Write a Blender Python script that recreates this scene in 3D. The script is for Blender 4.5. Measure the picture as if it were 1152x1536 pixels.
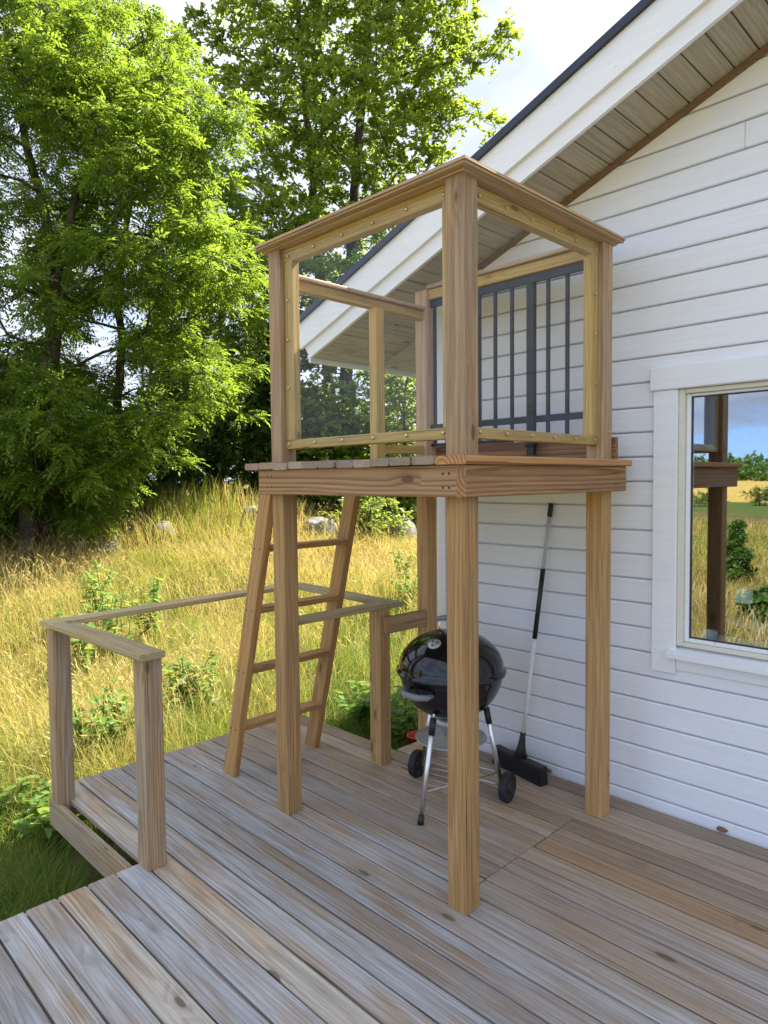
import bpy, bmesh, math, random
import numpy as np
from mathutils import Vector, Matrix

# ---------------------------------------------------------------- camera, sky, sun, exposure
for o in list(bpy.data.objects):
    bpy.data.objects.remove(o)
SC = bpy.context.scene
COL = SC.collection
CAM_Z = 1.68
YAW, PITCH, ROLL, FPX = 0.7916, -0.0474, -0.0097, 1025.8
_fw = Vector((-math.sin(YAW)*math.cos(PITCH), math.cos(YAW)*math.cos(PITCH), math.sin(PITCH)))
_rt0 = Vector((math.cos(YAW), math.sin(YAW), 0)); _up0 = _rt0.cross(_fw)
_c, _s = math.cos(ROLL), math.sin(ROLL)
RT = _c*_rt0 + _s*_up0; UP = -_s*_rt0 + _c*_up0; FW = _fw
camd = bpy.data.cameras.new('camera'); cam = bpy.data.objects.new('camera', camd); COL.objects.link(cam)
camd.sensor_fit = 'HORIZONTAL'; camd.sensor_width = 36; camd.lens = 36*FPX/1152
camd.clip_start = 0.05; camd.clip_end = 3000
cam.matrix_world = Matrix(((RT.x, UP.x, -FW.x, 0), (RT.y, UP.y, -FW.y, 0), (RT.z, UP.z, -FW.z, CAM_Z), (0, 0, 0, 1)))
SC.camera = cam
SC.render.resolution_x = 768; SC.render.resolution_y = 1024

SUN = Vector((0.12, 0.90, 1.0)).normalized()          # direction towards the sun
world = bpy.data.worlds.new('World'); SC.world = world; world.use_nodes = True
wn = world.node_tree.nodes; wl = world.node_tree.links; wn.clear()
w_out = wn.new('ShaderNodeOutputWorld'); w_bg = wn.new('ShaderNodeBackground'); w_bg.inputs['Strength'].default_value = 0.15
w_sky = wn.new('ShaderNodeTexSky'); w_sky.sky_type = 'NISHITA'; w_sky.sun_disc = False
w_sky.sun_elevation = math.asin(SUN.z); w_sky.sun_rotation = math.atan2(SUN.x, SUN.y)
w_sky.air_density = 1.0; w_sky.dust_density = 0.3; w_sky.ozone_density = 1.5
w_tc = wn.new('ShaderNodeTexCoord'); w_sep = wn.new('ShaderNodeSeparateXYZ'); wl.new(w_tc.outputs['Generated'], w_sep.inputs[0])
def wmath(op, a, b=None, clamp=False):
    n = wn.new('ShaderNodeMath'); n.operation = op; n.use_clamp = clamp
    for i, v in enumerate((a, b)):
        if v is None: continue
        if isinstance(v, (int, float)): n.inputs[i].default_value = v
        else: wl.new(v, n.inputs[i])
    return n.outputs[0]
w_z = wmath('ADD', wmath('MAXIMUM', w_sep.outputs[2], 0.0), 0.28)
w_cmb = wn.new('ShaderNodeCombineXYZ')
wl.new(wmath('DIVIDE', w_sep.outputs[0], w_z), w_cmb.inputs[0]); wl.new(wmath('DIVIDE', w_sep.outputs[1], w_z), w_cmb.inputs[1])
w_n1 = wn.new('ShaderNodeTexNoise'); w_n1.inputs['Scale'].default_value = 1.35; w_n1.inputs['Detail'].default_value = 7; w_n1.inputs['Roughness'].default_value = 0.55
wl.new(w_cmb.outputs[0], w_n1.inputs['Vector'])
w_n2 = wn.new('ShaderNodeTexNoise'); w_n2.inputs['Scale'].default_value = 3.0; w_n2.inputs['Detail'].default_value = 5
wl.new(w_cmb.outputs[0], w_n2.inputs['Vector'])
# a cloud bank over the trees, breaking up to blue over the fields (what the window mirrors)
w_cov = wmath('ADD', wmath('ADD', w_n1.outputs[0], wmath('MULTIPLY', w_sep.outputs[1], 0.14)), wmath('MULTIPLY', w_sep.outputs[2], 0.22))
w_ramp = wn.new('ShaderNodeMapRange'); w_ramp.interpolation_type = 'SMOOTHSTEP'
w_ramp.inputs['From Min'].default_value = 0.30; w_ramp.inputs['From Max'].default_value = 0.50
wl.new(w_cov, w_ramp.inputs['Value'])
w_cc = wn.new('ShaderNodeMix'); w_cc.data_type = 'RGBA'
w_cc.inputs[6].default_value = (1.22, 1.36, 1.76, 1); w_cc.inputs[7].default_value = (1.80, 1.95, 2.22, 1)
w_cr = wn.new('ShaderNodeMapRange'); w_cr.inputs['From Min'].default_value = 0.42; w_cr.inputs['From Max'].default_value = 0.60
wl.new(w_n2.outputs[0], w_cr.inputs['Value']); wl.new(w_cr.outputs[0], w_cc.inputs[0])
w_mix = wn.new('ShaderNodeMix'); w_mix.data_type = 'RGBA'
wl.new(w_ramp.outputs[0], w_mix.inputs[0]); w_dim = wn.new('ShaderNodeMix'); w_dim.data_type = 'RGBA'; w_dim.blend_type = 'MULTIPLY'; w_dim.inputs[0].default_value = 1.0; wl.new(w_sky.outputs[0], w_dim.inputs[6]); w_dim.inputs[7].default_value = (.62, .66, .72, 1); wl.new(w_dim.outputs[2], w_mix.inputs[6]); wl.new(w_cc.outputs[2], w_mix.inputs[7])
# clear dry air: the haze band at the horizon is thin
w_lift = wn.new('ShaderNodeCombineXYZ'); wl.new(w_sep.outputs[0], w_lift.inputs[0]); wl.new(w_sep.outputs[1], w_lift.inputs[1]); wl.new(wmath('ADD', wmath('MULTIPLY', w_sep.outputs[2], 0.8), 0.22), w_lift.inputs[2])
wl.new(w_lift.outputs[0], w_sky.inputs['Vector'])
wl.new(w_mix.outputs[2], w_bg.inputs['Color']); wl.new(w_bg.outputs[0], w_out.inputs['Surface'])

sund = bpy.data.lights.new('sun', 'SUN'); sund.energy = 4.1; sund.angle = math.radians(0.55); sund.color = (1.0, 0.945, 0.84)
sun = bpy.data.objects.new('sun', sund); COL.objects.link(sun)
sun.rotation_euler = SUN.to_track_quat('Z', 'Y').to_euler(); sun.location = (0, 8, 12)
SC.view_settings.view_transform = 'Standard'; SC.view_settings.look = 'None'
SC.view_settings.exposure = 2.2; SC.view_settings.gamma = 1.0; SC.view_settings.use_curve_mapping = False
SC.render.engine = 'CYCLES'
SC.cycles.transparent_max_bounces = 24; SC.cycles.max_bounces = 8

# ---------------------------------------------------------------- helpers
def ray(px, py): return FW + RT*((px-576)/FPX) - UP*((py-768)/FPX)
def at(px, py, depth): return Vector((0, 0, CAM_Z)) + ray(px, py)*depth
def onp(px, py, ax, val):
    r = ray(px, py); o = Vector((0, 0, CAM_Z)); return o + r*((val-o[ax])/r[ax])
WM = {}
def place(o, M, parent=None):
    COL.objects.link(o)
    if parent is not None:
        o.parent = parent; o.matrix_parent_inverse = WM[parent.name].inverted()
    o.matrix_basis = M; WM[o.name] = M.copy()
    return o
def tag(o, label, cat=None, group=None, kind=None):
    if label: o['label'] = label
    if cat: o['category'] = cat
    if group: o['group'] = group
    if kind: o['kind'] = kind
    return o
def thing(name, label, cat, loc=(0, 0, 0), group=None, rz=0.0):
    o = bpy.data.objects.new(name, None); o.empty_display_size = 0.1
    place(o, Matrix.Translation(loc) @ Matrix.Rotation(rz, 4, 'Z'))
    return tag(o, label, cat, group)
def mesh_obj(name, verts, faces, mat, parent=None, M=None, smooth=False):
    me = bpy.data.meshes.new(name); me.from_pydata([tuple(v) for v in verts], [], faces); me.update()
    if mat: me.materials.append(mat)
    if smooth: me.polygons.foreach_set('use_smooth', [True]*len(me.polygons))
    o = bpy.data.objects.new(name, me)
    return place(o, M if M is not None else Matrix.Identity(4), parent)
def bm_obj(name, bm, mat, parent=None, M=None, smooth=False):
    bmesh.ops.recalc_face_normals(bm, faces=bm.faces)
    me = bpy.data.meshes.new(name); bm.to_mesh(me); bm.free()
    if mat: me.materials.append(mat)
    if smooth: me.polygons.foreach_set('use_smooth', [True]*len(me.polygons))
    o = bpy.data.objects.new(name, me)
    return place(o, M if M is not None else Matrix.Identity(4), parent)
def big_mesh(name, V, F, mat, parent=None, M=None, smooth=False, attr=None):
    """fast mesh from numpy arrays; F is (n,k)"""
    V = np.asarray(V, np.float32); me = bpy.data.meshes.new(name)
    Fs = F if isinstance(F, list) else [F]
    loops = np.concatenate([f.ravel() for f in Fs]).astype(np.int32)
    tot = np.concatenate([np.full(len(f), f.shape[1], np.int32) for f in Fs])
    st = np.concatenate([[0], np.cumsum(tot)[:-1]]).astype(np.int32)
    me.vertices.add(len(V)); me.vertices.foreach_set('co', V.ravel())
    me.loops.add(len(loops)); me.loops.foreach_set('vertex_index', loops)
    me.polygons.add(len(tot)); me.polygons.foreach_set('loop_start', st); me.polygons.foreach_set('loop_total', tot)
    if smooth: me.polygons.foreach_set('use_smooth', np.ones(len(tot), bool))
    me.update(calc_edges=True)
    if attr:
        for k, a in attr.items():
            at_ = me.attributes.new(k, 'FLOAT', 'POINT'); at_.data.foreach_set('value', np.asarray(a, np.float32))
    me.materials.append(mat)
    o = bpy.data.objects.new(name, me)
    return place(o, M if M is not None else Matrix.Identity(4), parent)
def frame_from(a, b, wdir):
    x = (b-a).normalized(); z = x.cross(wdir).normalized(); y = z.cross(x)
    M = Matrix.Identity(4)
    for i in range(3): M[i][0] = x[i]; M[i][1] = y[i]; M[i][2] = z[i]; M[i][3] = (a[i]+b[i])/2
    return M
_bc = {}
def board_mesh(L, w, t, ch):
    key = (round(L, 4), round(w, 4), round(t, 4), ch)
    if key in _bc: return _bc[key]
    hw, ht = w/2, t/2; c = min(ch, hw*.45, ht*.45)
    sec = [(-hw+c, -ht), (hw-c, -ht), (hw, -ht+c), (hw, ht-c), (hw-c, ht), (-hw+c, ht), (-hw, ht-c), (-hw, -ht+c)]
    V = [(-L/2, y, z) for y, z in sec] + [(L/2, y, z) for y, z in sec]
    F = [tuple(range(7, -1, -1)), tuple(range(8, 16))] + [(i, (i+1) % 8, (i+1) % 8+8, i+8) for i in range(8)]
    _bc[key] = (V, F); return _bc[key]
RB = random.Random(7)
def board(name, a, b, wdir, w, t, mat, parent=None, ch=0.004, col=None, label=None):
    """a board with its length along local X; w along wdir, t across"""
    a, b, wdir = Vector(a), Vector(b), Vector(wdir)
    V, F = board_mesh((b-a).length, w, t, ch)
    o = mesh_obj(name, V, F, mat, parent, frame_from(a, b, wdir))
    if col: o.color = (*col, 1)
    if label: o['label'] = label
    return o
def box_bm(bm, x0, x1, y0, y1, z0, z1):
    v = [bm.verts.new(p) for p in ((x0,y0,z0),(x1,y0,z0),(x1,y1,z0),(x0,y1,z0),(x0,y0,z1),(x1,y0,z1),(x1,y1,z1),(x0,y1,z1))]
    for f in ((0,3,2,1),(4,5,6,7),(0,1,5,4),(1,2,6,5),(2,3,7,6),(3,0,4,7)): bm.faces.new([v[i] for i in f])
def box(name, x0, x1, y0, y1, z0, z1, mat, parent=None, bev=0.0):
    bm = bmesh.new(); cx, cy, cz = (x0+x1)/2, (y0+y1)/2, (z0+z1)/2
    box_bm(bm, x0-cx, x1-cx, y0-cy, y1-cy, z0-cz, z1-cz)
    if bev: bmesh.ops.bevel(bm, geom=bm.edges[:], offset=bev, segments=1, affect='EDGES')
    return bm_obj(name, bm, mat, parent, Matrix.Translation((cx, cy, cz)))
def prism(name, pts, y0, y1, mat, parent=None):
    """polygon in x,z pushed along y"""
    n = len(pts); V = [(x, y0, z) for x, z in pts] + [(x, y1, z) for x, z in pts]
    F = [tuple(range(n)), tuple(range(2*n-1, n-1, -1))] + [(i, i+n, (i+1) % n+n, (i+1) % n) for i in range(n)]
    c = Vector((sum(v[0] for v in V), sum(v[1] for v in V), sum(v[2] for v in V)))/len(V)
    bm = bmesh.new(); vs = [bm.verts.new(Vector(v)-c) for v in V]
    for f in F: bm.faces.new([vs[i] for i in f])
    return bm_obj(name, bm, mat, parent, Matrix.Translation(c))
def tube(name, pts, rad, mat, parent=None, n=10, smooth=True, caps=True):
    pts = [Vector(p) for p in pts]; rads = rad if isinstance(rad, (list, tuple)) else [rad]*len(pts)
    c = sum(pts, Vector())/len(pts); V = []; F = []
    ref = Vector((0, 0, 1)) if abs((pts[-1]-pts[0]).normalized().z) < .9 else Vector((1, 0, 0))
    for i, p in enumerate(pts):
        d = (pts[min(i+1, len(pts)-1)]-pts[max(i-1, 0)]).normalized()
        u = d.cross(ref).normalized(); v = d.cross(u)
        for k in range(n):
            a = 2*math.pi*k/n; V.append(p-c+(u*math.cos(a)+v*math.sin(a))*rads[i])
    for i in range(len(pts)-1):
        for k in range(n): F.append((i*n+k, i*n+(k+1) % n, (i+1)*n+(k+1) % n, (i+1)*n+k))
    if caps: F.append(tuple(range(n-1, -1, -1))); F.append(tuple((len(pts)-1)*n+k for k in range(n)))
    bm = bmesh.new(); vs = [bm.verts.new(v) for v in V]
    for f in F: bm.faces.new([vs[i] for i in f])
    o = bm_obj(name, bm, mat, parent, Matrix.Translation(c))
    if smooth:
        o.data.polygons.foreach_set('use_smooth', [len(p.vertices) == 4 for p in o.data.polygons])
    return o
def lathe(name, prof, mat, parent, M, n=40, smooth=True):
    """prof list of (r,z)"""
    V = []; F = []
    for r, z in prof:
        for k in range(n):
            a = 2*math.pi*k/n; V.append((r*math.cos(a), r*math.sin(a), z))
    for i in range(len(prof)-1):
        for k in range(n): F.append((i*n+k, i*n+(k+1) % n, (i+1)*n+(k+1) % n, (i+1)*n+k))
    bm = bmesh.new(); vs = [bm.verts.new(v) for v in V]
    for f in F: bm.faces.new([vs[i] for i in f])
    bmesh.ops.remove_doubles(bm, verts=bm.verts, dist=1e-5)
    return bm_obj(name, bm, mat, parent, M, smooth)

# ---------------------------------------------------------------- materials
class NT:
    def __init__(s, name):
        s.m = bpy.data.materials.new(name); s.m.use_nodes = True; s.t = s.m.node_tree; s.t.nodes.clear()
        s.out = s.t.nodes.new('ShaderNodeOutputMaterial')
    def n(s, t, **kw):
        x = s.t.nodes.new(t)
        for k, v in kw.items(): setattr(x, k, v)
        return x
    def put(s, sock, v):
        if v is None: return
        if isinstance(v, bpy.types.NodeSocket): s.t.links.new(v, sock)
        elif isinstance(v, tuple) and len(v) == 3 and sock.type == 'RGBA': sock.default_value = (*v, 1)
        else: sock.default_value = v
    def math(s, op, a, b=None, c=None, clamp=False):
        x = s.n('ShaderNodeMath', operation=op, use_clamp=clamp)
        for i, v in enumerate((a, b, c)): s.put(x.inputs[i], v)
        return x.outputs[0]
    def vmath(s, op, a, b=None):
        x = s.n('ShaderNodeVectorMath', operation=op); s.put(x.inputs[0], a); s.put(x.inputs[1], b)
        return x.outputs['Value'] if op in ('LENGTH', 'DOT_PRODUCT') else x.outputs['Vector']
    def noise(s, vec, scale=1, detail=2, rough=.5, dist=0):
        x = s.n('ShaderNodeTexNoise'); s.put(x.inputs['Vector'], vec); x.inputs['Scale'].default_value = scale
        x.inputs['Detail'].default_value = detail; x.inputs['Roughness'].default_value = rough; x.inputs['Distortion'].default_value = dist
        return x
    def rng(s, v, a, b, c=0, d=1, smooth=True):
        x = s.n('ShaderNodeMapRange'); x.interpolation_type = 'SMOOTHSTEP' if smooth else 'LINEAR'
        s.put(x.inputs['Value'], v)
        for k, q in zip(('From Min', 'From Max', 'To Min', 'To Max'), (a, b, c, d)): s.put(x.inputs[k], q)
        return x.outputs[0]
    def mix(s, f, a, b, mode='MIX'):
        x = s.n('ShaderNodeMix', data_type='RGBA', blend_type=mode)
        s.put(x.inputs[0], f); s.put(x.inputs[6], a); s.put(x.inputs[7], b); return x.outputs[2]
    def bump(s, h, strength, dist):
        x = s.n('ShaderNodeBump'); s.put(x.inputs['Height'], h); x.inputs['Strength'].default_value = strength; x.inputs['Distance'].default_value = dist
        return x.outputs[0]
    def princ(s, col, rough=.6, metal=0, normal=None, spec=.5, **kw):
        x = s.n('ShaderNodeBsdfPrincipled'); s.put(x.inputs['Base Color'], col); s.put(x.inputs['Roughness'], rough)
        s.put(x.inputs['Metallic'], metal); s.put(x.inputs['Normal'], normal); s.put(x.inputs['Specular IOR Level'], spec)
        for k, v in kw.items(): s.put(x.inputs[k], v)
        return x.outputs[0]
    def done(s, sh): s.t.links.new(sh, s.out.inputs['Surface']); return s.m

def wood_mat(name, light, dark, grey, gamt, ring=.011, ringamt=.36, rough=.62, knot=1.0, bump=.35, greypos=None, var=.16, zcol=None, grain=.34, kthr=.90):
    t = NT(name); tc = t.n('ShaderNodeTexCoord'); oi = t.n('ShaderNodeObjectInfo')
    rv = t.n('ShaderNodeCombineXYZ')
    for i, k in enumerate((61.0, 37.0, 23.0)): t.put(rv.inputs[i], t.math('MULTIPLY', oi.outputs['Random'], k))
    P0 = tc.outputs['Object']; P = t.vmath('ADD', P0, rv.outputs[0])
    # knots: sparse 3-D cells
    kv = t.vmath('MULTIPLY', P, (4.6, 13.0, 13.0))
    vor = t.n('ShaderNodeTexVoronoi', feature='F1', distance='EUCLIDEAN'); t.put(vor.inputs['Vector'], kv); vor.inputs['Scale'].default_value = 1.0
    kd = vor.outputs['Distance']
    kr = t.n('ShaderNodeSeparateColor'); t.put(kr.inputs[0], vor.outputs['Color']); ksel = t.math('GREATER_THAN', kr.outputs[0], kthr)
    kmask = t.math('MULTIPLY', t.rng(kd, .21, .14, 0, knot), ksel); khalo = t.math('MULTIPLY', t.rng(kd, .62, .08, 0, knot), ksel)
    # rings round a pith that wanders
    wn_ = t.noise(t.vmath('MULTIPLY', P, (.7, 3.5, 3.5)), 1.0, 2, .5)
    wv = t.vmath('MULTIPLY', t.vmath('SUBTRACT', wn_.outputs['Color'], (.5, .5, .5)), (0, .05, .05))
    pith = t.n('ShaderNodeCombineXYZ')
    t.put(pith.inputs[1], t.math('MULTIPLY', t.math('SUBTRACT', t.math('FRACT', t.math('MULTIPLY', oi.outputs['Random'], 7.31)), .5), .10))
    t.put(pith.inputs[2], t.math('ADD', t.math('MULTIPLY', t.math('FRACT', t.math('MULTIPLY', oi.outputs['Random'], 3.77)), .07), .025))
    Q = t.vmath('MULTIPLY', t.vmath('SUBTRACT', t.vmath('ADD', P0, wv), pith.outputs[0]), (0.02, 1, 1))
    r = t.math('ADD', t.vmath('LENGTH', Q), t.math('MULTIPLY', khalo, .012))
    ph = t.math('FRACT', t.math('DIVIDE', r, ring))
    rings = t.math('MULTIPLY', t.rng(ph, .25, .86), t.rng(ph, 1.0, .90))
    fib = t.noise(t.vmath('MULTIPLY', P, (5.0, 210.0, 210.0)), 1.0, 3, .6).outputs[0]
    fib2 = t.noise(t.vmath('MULTIPLY', P, (2.6, 88.0, 88.0)), 1.0, 4, .65).outputs[0]
    pat = t.noise(t.vmath('MULTIPLY', P, (1.6, 9.0, 9.0)), 1.0, 3, .55).outputs[0]
    base = t.mix(t.math('MULTIPLY', rings, ringamt), light, dark)
    g = t.math('MULTIPLY', t.rng(pat, .26, .66), gamt)
    if greypos is not None:                     # sheltered boards near the wall keep more brown
        geo = t.n('ShaderNodeNewGeometry'); sp = t.n('ShaderNodeSeparateXYZ'); t.put(sp.inputs[0], geo.outputs['Position'])
        big = t.noise(t.vmath('MULTIPLY', geo.outputs['Position'], (1.1, 1.4, 1)), 1.0, 3, .6).outputs[0]
        sh = t.math('ADD', sp.outputs[1], t.math('MULTIPLY', t.math('SUBTRACT', big, .5), 1.6))
        g = t.math('MULTIPLY', t.math('ADD', g, t.rng(fib2, .3, .7, -.06, .26)), t.rng(sh, greypos[0], greypos[1], 1.0, greypos[2]))
        g = t.math('MULTIPLY', g, t.rng(oi.outputs['Random'], 0, 1, .62, 1.2, smooth=False), clamp=True)
    if zcol is not None:                        # the sheltered lower part keeps its golden oil
        geo = t.n('ShaderNodeNewGeometry'); sp = t.n('ShaderNodeSeparateXYZ'); t.put(sp.inputs[0], geo.outputs['Position'])
        up = t.rng(t.math('ADD', sp.outputs[2], t.math('MULTIPLY', t.math('SUBTRACT', fib2, .5), .5)), 1.55, 1.95)
        base = t.mix(t.math('MULTIPLY', up, .75), base, t.mix(t.math('MULTIPLY', rings, ringamt), *zcol)); g = t.math('MULTIPLY', g, t.rng(up, 0, 1, .5, 1.6))
    greyv = t.mix(t.math('MULTIPLY', rings, .45), grey, tuple(c*.58 for c in grey))
    colr = t.mix(g, base, greyv)
    f = t.math('ADD', t.rng(fib, .3, .7, 0, grain*.8, smooth=False), t.rng(fib2, .3, .7, 0, grain, smooth=False))
    f = t.math('ADD', f, 1.0-.9*grain)
    cb = t.n('ShaderNodeCombineColor')
    for i in range(3): t.put(cb.inputs[i], f)
    colr = t.mix(1.0, colr, cb.outputs[0], 'MULTIPLY')
    colr = t.mix(t.math('MULTIPLY', kmask, .75), colr, tuple(c*.38 for c in dark))
    colr = t.mix(t.math('MULTIPLY', t.math('SUBTRACT', khalo, kmask), .25), colr, tuple(c*.8 for c in dark))
    crack = t.noise(t.vmath('MULTIPLY', P, (1.1, 95.0, 95.0)), 1.0, 2, .5).outputs[0]
    ck = t.rng(crack, .66, .73, 0, .75)
    colr = t.mix(ck, colr, tuple(c*.22 for c in dark))
    vv = t.rng(oi.outputs['Random'], 0, 1, 1-var, 1+var, smooth=False); cv = t.n('ShaderNodeCombineColor')
    for i in range(3): t.put(cv.inputs[i], vv)
    colr = t.mix(1.0, colr, cv.outputs[0], 'MULTIPLY'); colr = t.mix(1.0, colr, oi.outputs['Color'], 'MULTIPLY')
    h = t.math('SUBTRACT', t.math('ADD', t.math('MULTIPLY', fib, .5), t.math('MULTIPLY', rings, .35)), t.math('MULTIPLY', ck, .8))
    return t.done(t.princ(colr, t.rng(fib2, .2, .8, rough-.1, rough+.15), normal=t.bump(h, bump, .004), spec=.35))

M = {}
M['deck'] = wood_mat('weathered_decking', (.36, .26, .17), (.20, .13, .075), (.435, .43, .435), 1.0, ring=.009, ringamt=.40, rough=.55, bump=.4, grain=.42, greypos=(1.6, 3.0, .14), var=.15)
M['post'] = wood_mat('treated_pine_post', (.475, .28, .11), (.25, .12, .036), (.39, .295, .19), .36, ring=.012, ringamt=.40, grain=.44, kthr=.84)
M['tpost'] = wood_mat('tower_post_pine', (.49, .285, .11), (.25, .12, .034), (.40, .31, .21), .4, ring=.012, ringamt=.36, zcol=((.49, .315, .18), (.29, .155, .07)), grain=.46, kthr=.84)
M['upost'] = wood_mat('treated_pine_upper', (.47, .32, .175), (.29, .165, .07), (.42, .34, .26), .5, ring=.012, ringamt=.34)
M['rpost'] = wood_mat('weathered_rail_post', (.42, .28, .15), (.22, .125, .055), (.37, .325, .27), .6, ring=.009, ringamt=.58, grain=.46, kthr=.85)
M['batten'] = wood_mat('yellow_treated_batten', (.52, .355, .11), (.34, .20, .042), (.44, .33, .14), .3, ring=.012, ringamt=.45)
M['beam'] = wood_mat('bold_grain_beam', (.46, .275, .125), (.20, .085, .025), (.40, .28, .18), .35, ring=.017, ringamt=.8)
M['floor'] = wood_mat('tower_floor_wood', (.36, .25, .16), (.2, .12, .065), (.33, .29, .26), .85, ring=.010, ringamt=.45)
M['rail'] = wood_mat('olive_rail_board', (.46, .345, .165), (.31, .20, .08), (.42, .36, .23), .5, ring=.013, ringamt=.4)
M['soffit'] = wood_mat('raw_soffit_wood', (.46, .40, .295), (.34, .285, .195), (.46, .42, .345), .75, ring=.016, ringamt=.3, bump=.15, var=.08)
M['trimbrown'] = wood_mat('brown_trim_wood', (.20, .125, .07), (.11, .06, .03), (.2, .15, .1), .3, ringamt=.3)

def paint(name, col, rough=.5, grain=(2, 60, 60), dirt=.08, amt=.10):
    t = NT(name); tc = t.n('ShaderNodeTexCoord'); geo = t.n('ShaderNodeNewGeometry')
    P = geo.outputs['Position']
    a = t.noise(t.vmath('MULTIPLY', P, grain), 1, 4, .6).outputs[0]; b = t.noise(P, 3.0, 5, .6).outputs[0]; c = t.noise(P, 60, 2, .5).outputs[0]
    col2 = tuple(x*(1-amt) for x in col)
    k = t.mix(t.rng(a, .3, .7), col, col2); k = t.mix(t.math('MULTIPLY', t.rng(b, .5, .75), dirt), k, (.45, .43, .38))
    fl = t.rng(c, .735, .76, 0, .5); k = t.mix(fl, k, (.42, .40, .36))
    return t.done(t.princ(k, t.rng(b, .3, .7, rough-.08, rough+.12), normal=t.bump(t.math('ADD', a, t.math('MULTIPLY', c, .4)), .22, .003), spec=.4))
M['white'] = paint('white_siding_paint', (.86, .885, .93), amt=.05, dirt=.05)
M['trimwhite'] = paint('white_trim_paint', (.86, .88, .91), rough=.42, dirt=.05, amt=.05)
M['cream'] = paint('cream_sash_paint', (.74, .72, .60), rough=.4, dirt=.05, amt=.04)
def plain(name, col, rough=.5, metal=0, spec=.5, bumpy=0, var=.12, sc=20, **kw):
    t = NT(name); tc = t.n('ShaderNodeTexCoord'); n = t.noise(tc.outputs['Object'], sc, 4, .6).outputs[0]
    k = t.mix(t.rng(n, .3, .7), col, tuple(c*(1-var) for c in col))
    return t.done(t.princ(k, t.rng(n, .3, .7, max(.02, rough*.85), min(1, rough*1.15)), metal, normal=t.bump(n, bumpy, .004) if bumpy else None, spec=spec, **kw))
M['enamel'] = plain('black_enamel', (.006, .006, .008), .10, spec=.55, sc=6)
M['blackplastic'] = plain('black_plastic', (.018, .018, .02), .45, bumpy=.1)
M['rubber'] = plain('black_rubber', (.016, .016, .017), .7, bumpy=.2, sc=60)
M['bristle'] = plain('bristle_black', (.012, .012, .013), .85, bumpy=.6, sc=180)
M['alu'] = plain('brushed_aluminium', (.78, .79, .80), .32, metal=1.0, sc=3, var=.04)
M['dullalu'] = plain('dull_aluminium_pan', (.52, .54, .53), .45, metal=.6, sc=12, bumpy=.1)
M['wire'] = plain('plated_wire', (.55, .55, .54), .35, metal=.9)
M['greyplastic'] = plain('grey_handle_plastic', (.20, .22, .25), .35)
M['polewhite'] = plain('white_pole_coating', (.86, .87, .88), .35)
M['polegrey'] = plain('grey_pole_coating', (.55, .56, .56), .35)
M['iron'] = plain('black_powder_coated_iron', (.018, .019, .024), .42, spec=.5)
M['brass'] = plain('yellow_zinc_screw', (.75, .58, .28), .3, metal=.9)
M['roofmetal'] = plain('dark_blue_roof_edge', (.022, .028, .05), .35, spec=.5)
M['roofing'] = plain('dark_roofing', (.04, .042, .05), .7, bumpy=.4, sc=30)
M['interior'] = plain('dim_interior', (.07, .068, .065), .8)
M['found'] = plain('grey_foundation', (.28, .28, .27), .85, bumpy=.4, sc=25)
M['ceramic'] = plain('pale_blue_ceramic', (.52, .70, .74), .35)
M['shade'] = plain('white_lamp_shade', (.86, .89, .87), .5)
M['red'] = plain('red_plastic', (.55, .03, .02), .4)
M['seal'] = plain('dark_glazing_seal', (.03, .035, .045), .5)
M['whitespot'] = plain('white_spot', (.8, .78, .76), .5)
M['bark_chip'] = plain('dry_bark', (.20, .12, .06), .85, bumpy=.6, sc=60)
def stone_mat():
    t = NT('lichen_boulder'); tc = t.n('ShaderNodeTexCoord'); P = tc.outputs['Object']
    a = t.noise(P, 4, 6, .65).outputs[0]; b = t.noise(P, 14, 4, .6).outputs[0]; c = t.noise(t.vmath('ADD', P, (5., 3., 1.)), 7, 4, .6).outputs[0]
    k = t.mix(t.rng(a, .35, .65), (.20, .195, .185), (.11, .107, .10)); k = t.mix(t.rng(b, .56, .62, 0, .85), k, (.36, .36, .325)); k = t.mix(t.rng(c, .60, .66, 0, .8), k, (.055, .055, .05))
    return t.done(t.princ(k, .9, normal=t.bump(a, .6, .05), spec=.2))
M['stone'] = stone_mat()
def glass_mat(name, tint, lo, hi, haze=0.0, scr=0.0):
    t = NT(name); tr = t.n('ShaderNodeBsdfTransparent'); tr.inputs[0].default_value = (*tint, 1)
    gl = t.n('ShaderNodeBsdfGlossy'); gl.inputs['Roughness'].default_value = 0.0; gl.inputs['Color'].default_value = (.95, .97, 1, 1)
    geo0 = t.n('ShaderNodeNewGeometry'); cs = t.math('ABSOLUTE', t.vmath('DOT_PRODUCT', geo0.outputs['Normal'], geo0.outputs['Incoming'])); schl = t.math('ADD', .04, t.math('MULTIPLY', .96, t.math('POWER', t.math('SUBTRACT', 1.0, cs, clamp=True), 5.0)))
    f = t.math('ADD', t.math('MULTIPLY', schl, hi), lo, clamp=True)
    mx = t.n('ShaderNodeMixShader'); t.put(mx.inputs[0], f); t.t.links.new(tr.outputs[0], mx.inputs[1]); t.t.links.new(gl.outputs[0], mx.inputs[2])
    sh = mx.outputs[0]
    if haze:
        geo = t.n('ShaderNodeNewGeometry'); n = t.noise(geo.outputs['Position'], 5, 5, .65).outputs[0]
        df = t.n('ShaderNodeBsdfDiffuse'); df.inputs[0].default_value = (.75, .74, .68, 1)
        m2 = t.n('ShaderNodeMixShader'); t.put(m2.inputs[0], t.rng(n, .35, .75, haze*.25, haze)); t.t.links.new(sh, m2.inputs[1]); t.t.links.new(df.outputs[0], m2.inputs[2]); sh = m2.outputs[0]
    return t.done(sh)
M['pane'] = glass_mat('acrylic_pane', (.985, .99, .985), .0, .34, haze=.004)
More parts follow.
